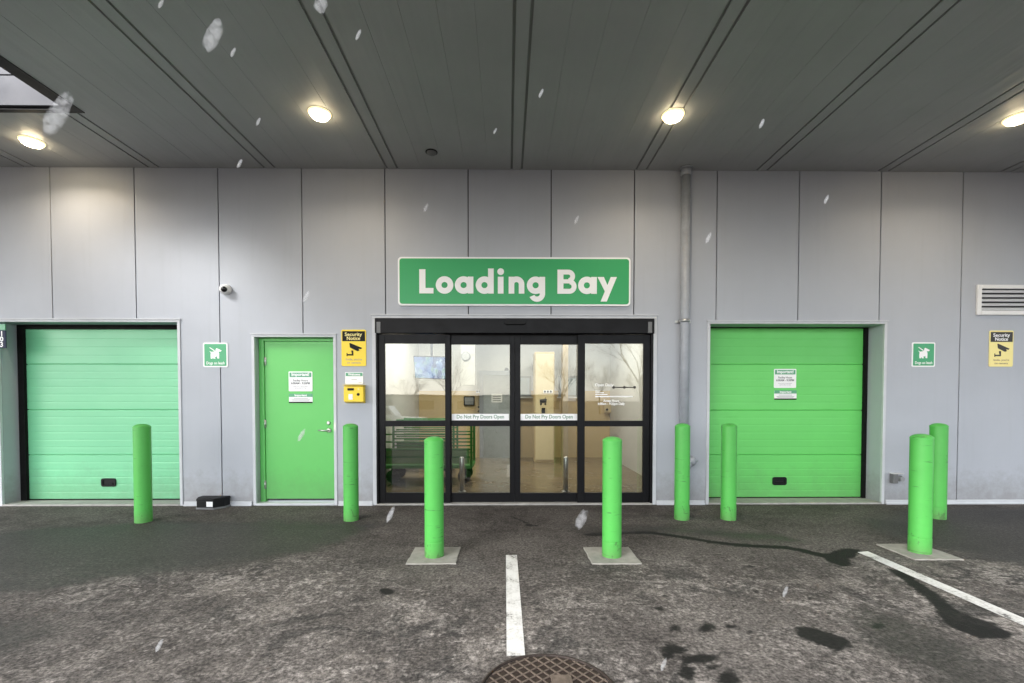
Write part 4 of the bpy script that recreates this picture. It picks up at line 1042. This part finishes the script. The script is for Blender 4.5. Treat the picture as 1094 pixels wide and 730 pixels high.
for px, py, pad, lb in bl:
    g = G(px, py, .011 if pad else 0); d = Vector((g.x, g.y, 0)).normalized(); c0 = g+d*RB; z0 = .011 if pad else 0
    loc = Vector((c0.x, c0.y, z0))
    if proto is None:
        proto = root('bollard', loc, lb, 'bollard', 'green steel bollards in front of the loading bay')
        bm = bmesh.new()
        lathe(bm, [(RB+.001, -.01), (RB+.001, .12), (RB+.001, .135), (RB-.001, .138), (RB-.001, .142), (RB, .146), (RB, .155), (RB, .17), (RB, HB-.04), (RB, HB-.02)], 48, loc); obj('sleeve', bm, M['bollard'], proto, smooth_deg=20)
        bm = bmesh.new()
        lathe(bm, [(RB+.0015, HB-.0195), (RB+.0015, HB-.012), (RB-.004, HB-.002), (RB-.014, HB+.006), (RB*.6, HB+.016), (RB*.3, HB+.021), (.004, HB+.023)], 48, loc); obj('cap', bm, M['bollard'], proto, smooth_deg=20)
    else:
        o = proto.copy(); C.objects.link(o); o.location = loc; o.rotation_euler.z = random.uniform(0, 6); tag(o, lb)
        if pad: o.scale.z = .945 if px < 900 else .96
        for ch in proto.children:
            k = ch.copy(); C.objects.link(k); k.parent = o
    if pad:
        s = .205; bm = bmesh.new(); n = 8; pts = []
        dy = .0
        cs = [(-s, -s), (s, -s), (s, s), (-s, s)]
        for i in range(4):
            a, e = cs[i], cs[(i+1) % 4]
            for k in range(n):
                t = k/n; j = random.uniform(-.004, .004); pts.append((c0.x+a[0]+(e[0]-a[0])*t+j, c0.y+.02+a[1]+(e[1]-a[1])*t+random.uniform(-.004, .004)))
        prism_z(bm, pts, -.05, .011, .004)
        tag(obj('bollard_pad', bm, M['concrete'], org=(c0.x, c0.y, 0)), padlab[px], 'concrete pad', 'concrete pads under the bollards')
mc = G(580.5, 700); cy0 = mc.y-.325; mo = (mc.x, cy0, .0); RMH = .325
r = root('manhole_cover', mo, 'round rusty iron manhole cover with a square grid at the end of the white line', 'manhole cover')
obj('frame_ring', one(lathe, [(RMH-.012, -.05), (RMH-.012, .006), (RMH-.010, .009), (RMH-.002, .009), (RMH, .004), (RMH, -.05)], 64, mo), M['iron'], r)
obj('lid', one(lathe, [(RMH-.017, -.04), (RMH-.017, .003), (RMH-.022, .005)], 64, mo), M['iron'], r)
bm = bmesh.new(); ang = R(38); ri = RMH-.026
for fam in (0, 1):
    a = ang+fam*math.pi/2; u = Vector((math.cos(a), math.sin(a), 0)); v = Vector((-math.sin(a), math.cos(a), 0))
    k = -7
    while k <= 7:
        off = k*.046; half = math.sqrt(max(0, ri*ri-off*off))
        if half > .03:
            ctr = Vector(mo)+v*off; hw = .0032; z1 = .0105-.0008*fam
            q4 = [ctr+u*half+v*hw, ctr-u*half+v*hw, ctr-u*half-v*hw, ctr+u*half-v*hw]
            prism_z(bm, [(p.x, p.y) for p in q4], .0045, z1)
        k += 1
obj('grid_rib', bm, M['iron_bar'], r)
bm = bmesh.new(); q = G(600, 728)
prism_z(bm, [(q.x-.05, q.y-.035), (q.x+.05, q.y-.035), (q.x+.05, q.y+.035), (q.x-.05, q.y+.035)], .0046, .012, .002); obj('name_plate', bm, M['iron_bar'], r)

# ------------------------------------------------------------------ falling wet snowflakes
def flake(px, py, dist, size, asp, seed):
    c = D(px, py, dist); bm = bmesh.new(); bmesh.ops.create_icosphere(bm, subdivisions=3, radius=1)
    rr = random.Random(seed); k = dist/FPX
    Lh, Wh = size*k*.5, size*k*.5/asp
    ax = Vector((.46, .1, 1)).normalized()
    rot = ax.to_track_quat('Z', 'X').to_matrix()
    for v in bm.verts:
        n = noise.noise(v.co*1.7+Vector((seed*3.1, 0, 0)))*.30+noise.noise(v.co*4+Vector((0, seed, 0)))*.10
        p = v.co*(1+n); v.co = rot @ Vector((p.x*Wh, p.y*Wh, p.z*Lh))+c
    for f in bm.faces: f.smooth = True
    return bm, c
fl = [(228, 38, .6, 36, 2.6, 'large white wet snowflake falling in the air under the soffit'), (343, 4, .6, 20, 1.6, 'white snowflake cut by the top edge between the two nearest soffit joints'),
      (621, 555, .7, 24, 2.2, 'white snowflake drifting low before the bollard with the wet trail'), (62, 122, .6, 52, 3.4, 'big white snowflake drifting beside the canopy opening')]
for k, f in enumerate(fl):
    bm, c = flake(*f[:5], k+1); tag(obj('snowflake', bm, M['snow_big'], org=c), f[5], 'snowflake', 'snowflakes in the air')
sm = [(383, 37, 9), (578, 100, 8), (814, 132, 9), (883, 213, 8), (757, 254, 10), (455, 222, 8), (276, 130, 7), (256, 175, 8), (616, 235, 8), (327, 317, 10), (322, 465, 11), (170, 690, 11), (839, 632, 9), (417, 550, 13), (529, 140, 6), (249, 56, 8), (709, 710, 10), (172, 4, 8)]
for k, (x, y_, s) in enumerate(sm):
    bm, c = flake(x, y_, .9, s*1.35, 3.2, 20+k); tag(obj('snowflake', bm, M['snow'], org=c), 'tiny white snowflake falling in front of the loading bay', 'snowflake', 'small snowflakes in the air')

# ------------------------------------------------------------------ what the glass mirrors: street side
def bare_tree(x, y, h, seed, label):
    rr = random.Random(seed); z0 = -1.0
    r = root('bare_tree', (x, y, z0), label, 'tree', 'bare winter trees across the yard')
    tb = bmesh.new(); cb = bmesh.new()
    top = Vector((x+rr.uniform(-.3, .3), y, z0+h*.35)); tube(tb, [(x, y, z0-.1), (x, y, z0+h*.15), top], [h*.017, h*.013, h*.010], 8); obj('trunk', tb, M['bark'], r)
    def grow(p, d, L, rad, dep):
        q = p+d*L*.5+Vector((rr.uniform(-1, 1), rr.uniform(-1, 1), rr.uniform(-.4, .6)))*L*.07; e = q+(d+Vector((0, 0, .1))).normalized()*L*.5
        tube(cb, [p, q, e], [rad, rad*.8, rad*.62], 5 if dep > 3 else 3, cap=False)
        if dep == 0: return
        for _ in range(3 if dep > 1 else 4):
            nd = (d+Vector((rr.uniform(-1, 1), rr.uniform(-1, 1), rr.uniform(-.35, .8)))*.75).normalized()
            grow(e if rr.random() < .6 else q, nd, L*rr.uniform(.6, .8), rad*.56, dep-1)
    for k in range(5):
        a = k*1.257+rr.random(); grow(top-Vector((0, 0, h*.02*k)), Vector((math.cos(a)*.7, math.sin(a)*.7, .8)).normalized(), h*.24, h*.0062, 5)
    obj('crown', cb, M['bark'], r)
for x, y, h, s, lb in ((10, -22, 11, 3, 'tall bare tree mirrored in the end pane of the glass entrance'), (6.2, -40, 8.5, 5, 'bare tree mirrored in the sliding leaf beside the end pane'),
                       (-6.5, -42, 8, 8, 'bare tree mirrored above the white pickup truck')):
    bare_tree(x, y, h, s, lb)
trees = [o for o in C.objects if o.name.startswith('bare_tree')]
for i, (x, y, k, lb) in enumerate(((15, -62, .8, 'small bare tree farthest right beyond the yard'), (24, -70, 1.0, 'small bare tree at the far end of the yard'), (-16, -64, .9, 'small bare tree behind the pale warehouse end'))):
    t = trees[i].copy(); C.objects.link(t); t.location = (x, y, -1); t.scale = (k, k, k); t.rotation_euler.z = i*2.1; t['label'] = lb
    for ch in trees[i].children:
        c = ch.copy(); C.objects.link(c); c.parent = t
# pickup truck
ty, tx, tz = -20, -11.0, -.86
r = root('pickup_truck', (tx+2.6, ty, tz), 'white pickup truck parked across the yard and mirrored in the glass', 'pickup truck')
bm = bmesh.new(); pr = [(0, .45), (0, .95), (.1, 1.05), (1.25, 1.12), (3.45, 1.12), (3.45, .98), (5.3, .98), (5.3, .45)]
prism_y(bm, [(tx+x, tz+z) for x, z in pr], ty-.9, ty+.9); obj('body', bm, M['carwhite'], r)
bm = bmesh.new(); pr = [(1.25, 1.121), (1.95, 1.75), (2.9, 1.78), (3.4, 1.121)]
prism_y(bm, [(tx+x, tz+z) for x, z in pr], ty-.78, ty+.78); obj('cab', bm, M['carwhite'], r)
bm = bmesh.new()
for pts in ([(1.5, 1.17), (1.98, 1.66), (2.38, 1.69), (2.38, 1.17)], [(2.46, 1.17), (2.46, 1.69), (2.85, 1.69), (3.2, 1.17)]): prism_y(bm, [(tx+x, tz+z) for x, z in pts], ty+.782, ty+.79)
obj('side_window', bm, M['carglass'], r)
for wx in (1.0, 4.35):
    for yy in (-.8, .8):
        bm = bmesh.new(); tube(bm, [(tx+wx, ty+yy-.12, tz+.36), (tx+wx, ty+yy+.14, tz+.36)], .37, 24); w = obj('wheel', bm, M['rubber'], r)
        bm = bmesh.new(); s = 1 if yy > 0 else -1; tube(bm, [(tx+wx, ty+yy+.10*s, tz+.36), (tx+wx, ty+yy+.152*s, tz+.36)], .22, 18); obj('rim', bm, M['steel'], w)
# low building across the yard
r = root('warehouse', (4, -46, -1), 'low pale warehouse across the yard mirrored faintly in the glass entrance', 'building')
obj('wall', one(box, -20, 7, -54, -46, -1, 1.7), M['facade'], r); obj('roof', one(box, -20.4, 7.4, -54.4, -45.6, 1.701, 1.95), M['roofgrey'], r)
for k in range(5): obj('window', one(box, -17+k*5.3, -14.6+k*5.3, -46.02, -45.94, .1, 1.2), M['carglass'], r)

# ------------------------------------------------------------------ light
w = bpy.data.worlds.new('World'); S.world = w; w.use_nodes = True; nt = w.node_tree
bg = nt.nodes['Background']; sky = nt.nodes.new('ShaderNodeTexSky'); sky.sky_type = 'NISHITA'; sky.sun_disc = False
SUN_EL, SUN_AZ = R(36), R(222)                     # compass-style azimuth of the sun: behind the camera, to the left
sky.sun_elevation = SUN_EL; sky.sun_rotation = SUN_AZ; sky.air_density = 1.0; sky.dust_density = 1.2; sky.ozone_density = 1
hs = nt.nodes.new('ShaderNodeHueSaturation'); hs.inputs['Saturation'].default_value = .34
nt.links.new(sky.outputs[0], hs.inputs['Color']); nt.links.new(hs.outputs[0], bg.inputs['Color']); bg.inputs['Strength'].default_value = .15
sun = bpy.data.lights.new('sun', 'SUN'); sun.energy = 1.2; sun.angle = R(24); sun.color = (1, .985, .965)
so = bpy.data.objects.new('sun', sun); C.objects.link(so)
sd = Vector((math.sin(SUN_AZ)*math.cos(SUN_EL), math.cos(SUN_AZ)*math.cos(SUN_EL), math.sin(SUN_EL)))
so.rotation_euler = sd.to_track_quat('Z', 'Y').to_euler()
S.render.engine = 'CYCLES'; S.cycles.use_denoising = True; S.cycles.max_bounces = 8; S.cycles.transparent_max_bounces = 12
S.cycles.sample_clamp_indirect = 6; S.cycles.caustics_reflective = False; S.cycles.caustics_refractive = False
S.view_settings.view_transform = 'Standard'; S.view_settings.look = 'None'; S.view_settings.gamma = 1; S.view_settings.exposure = 1.85
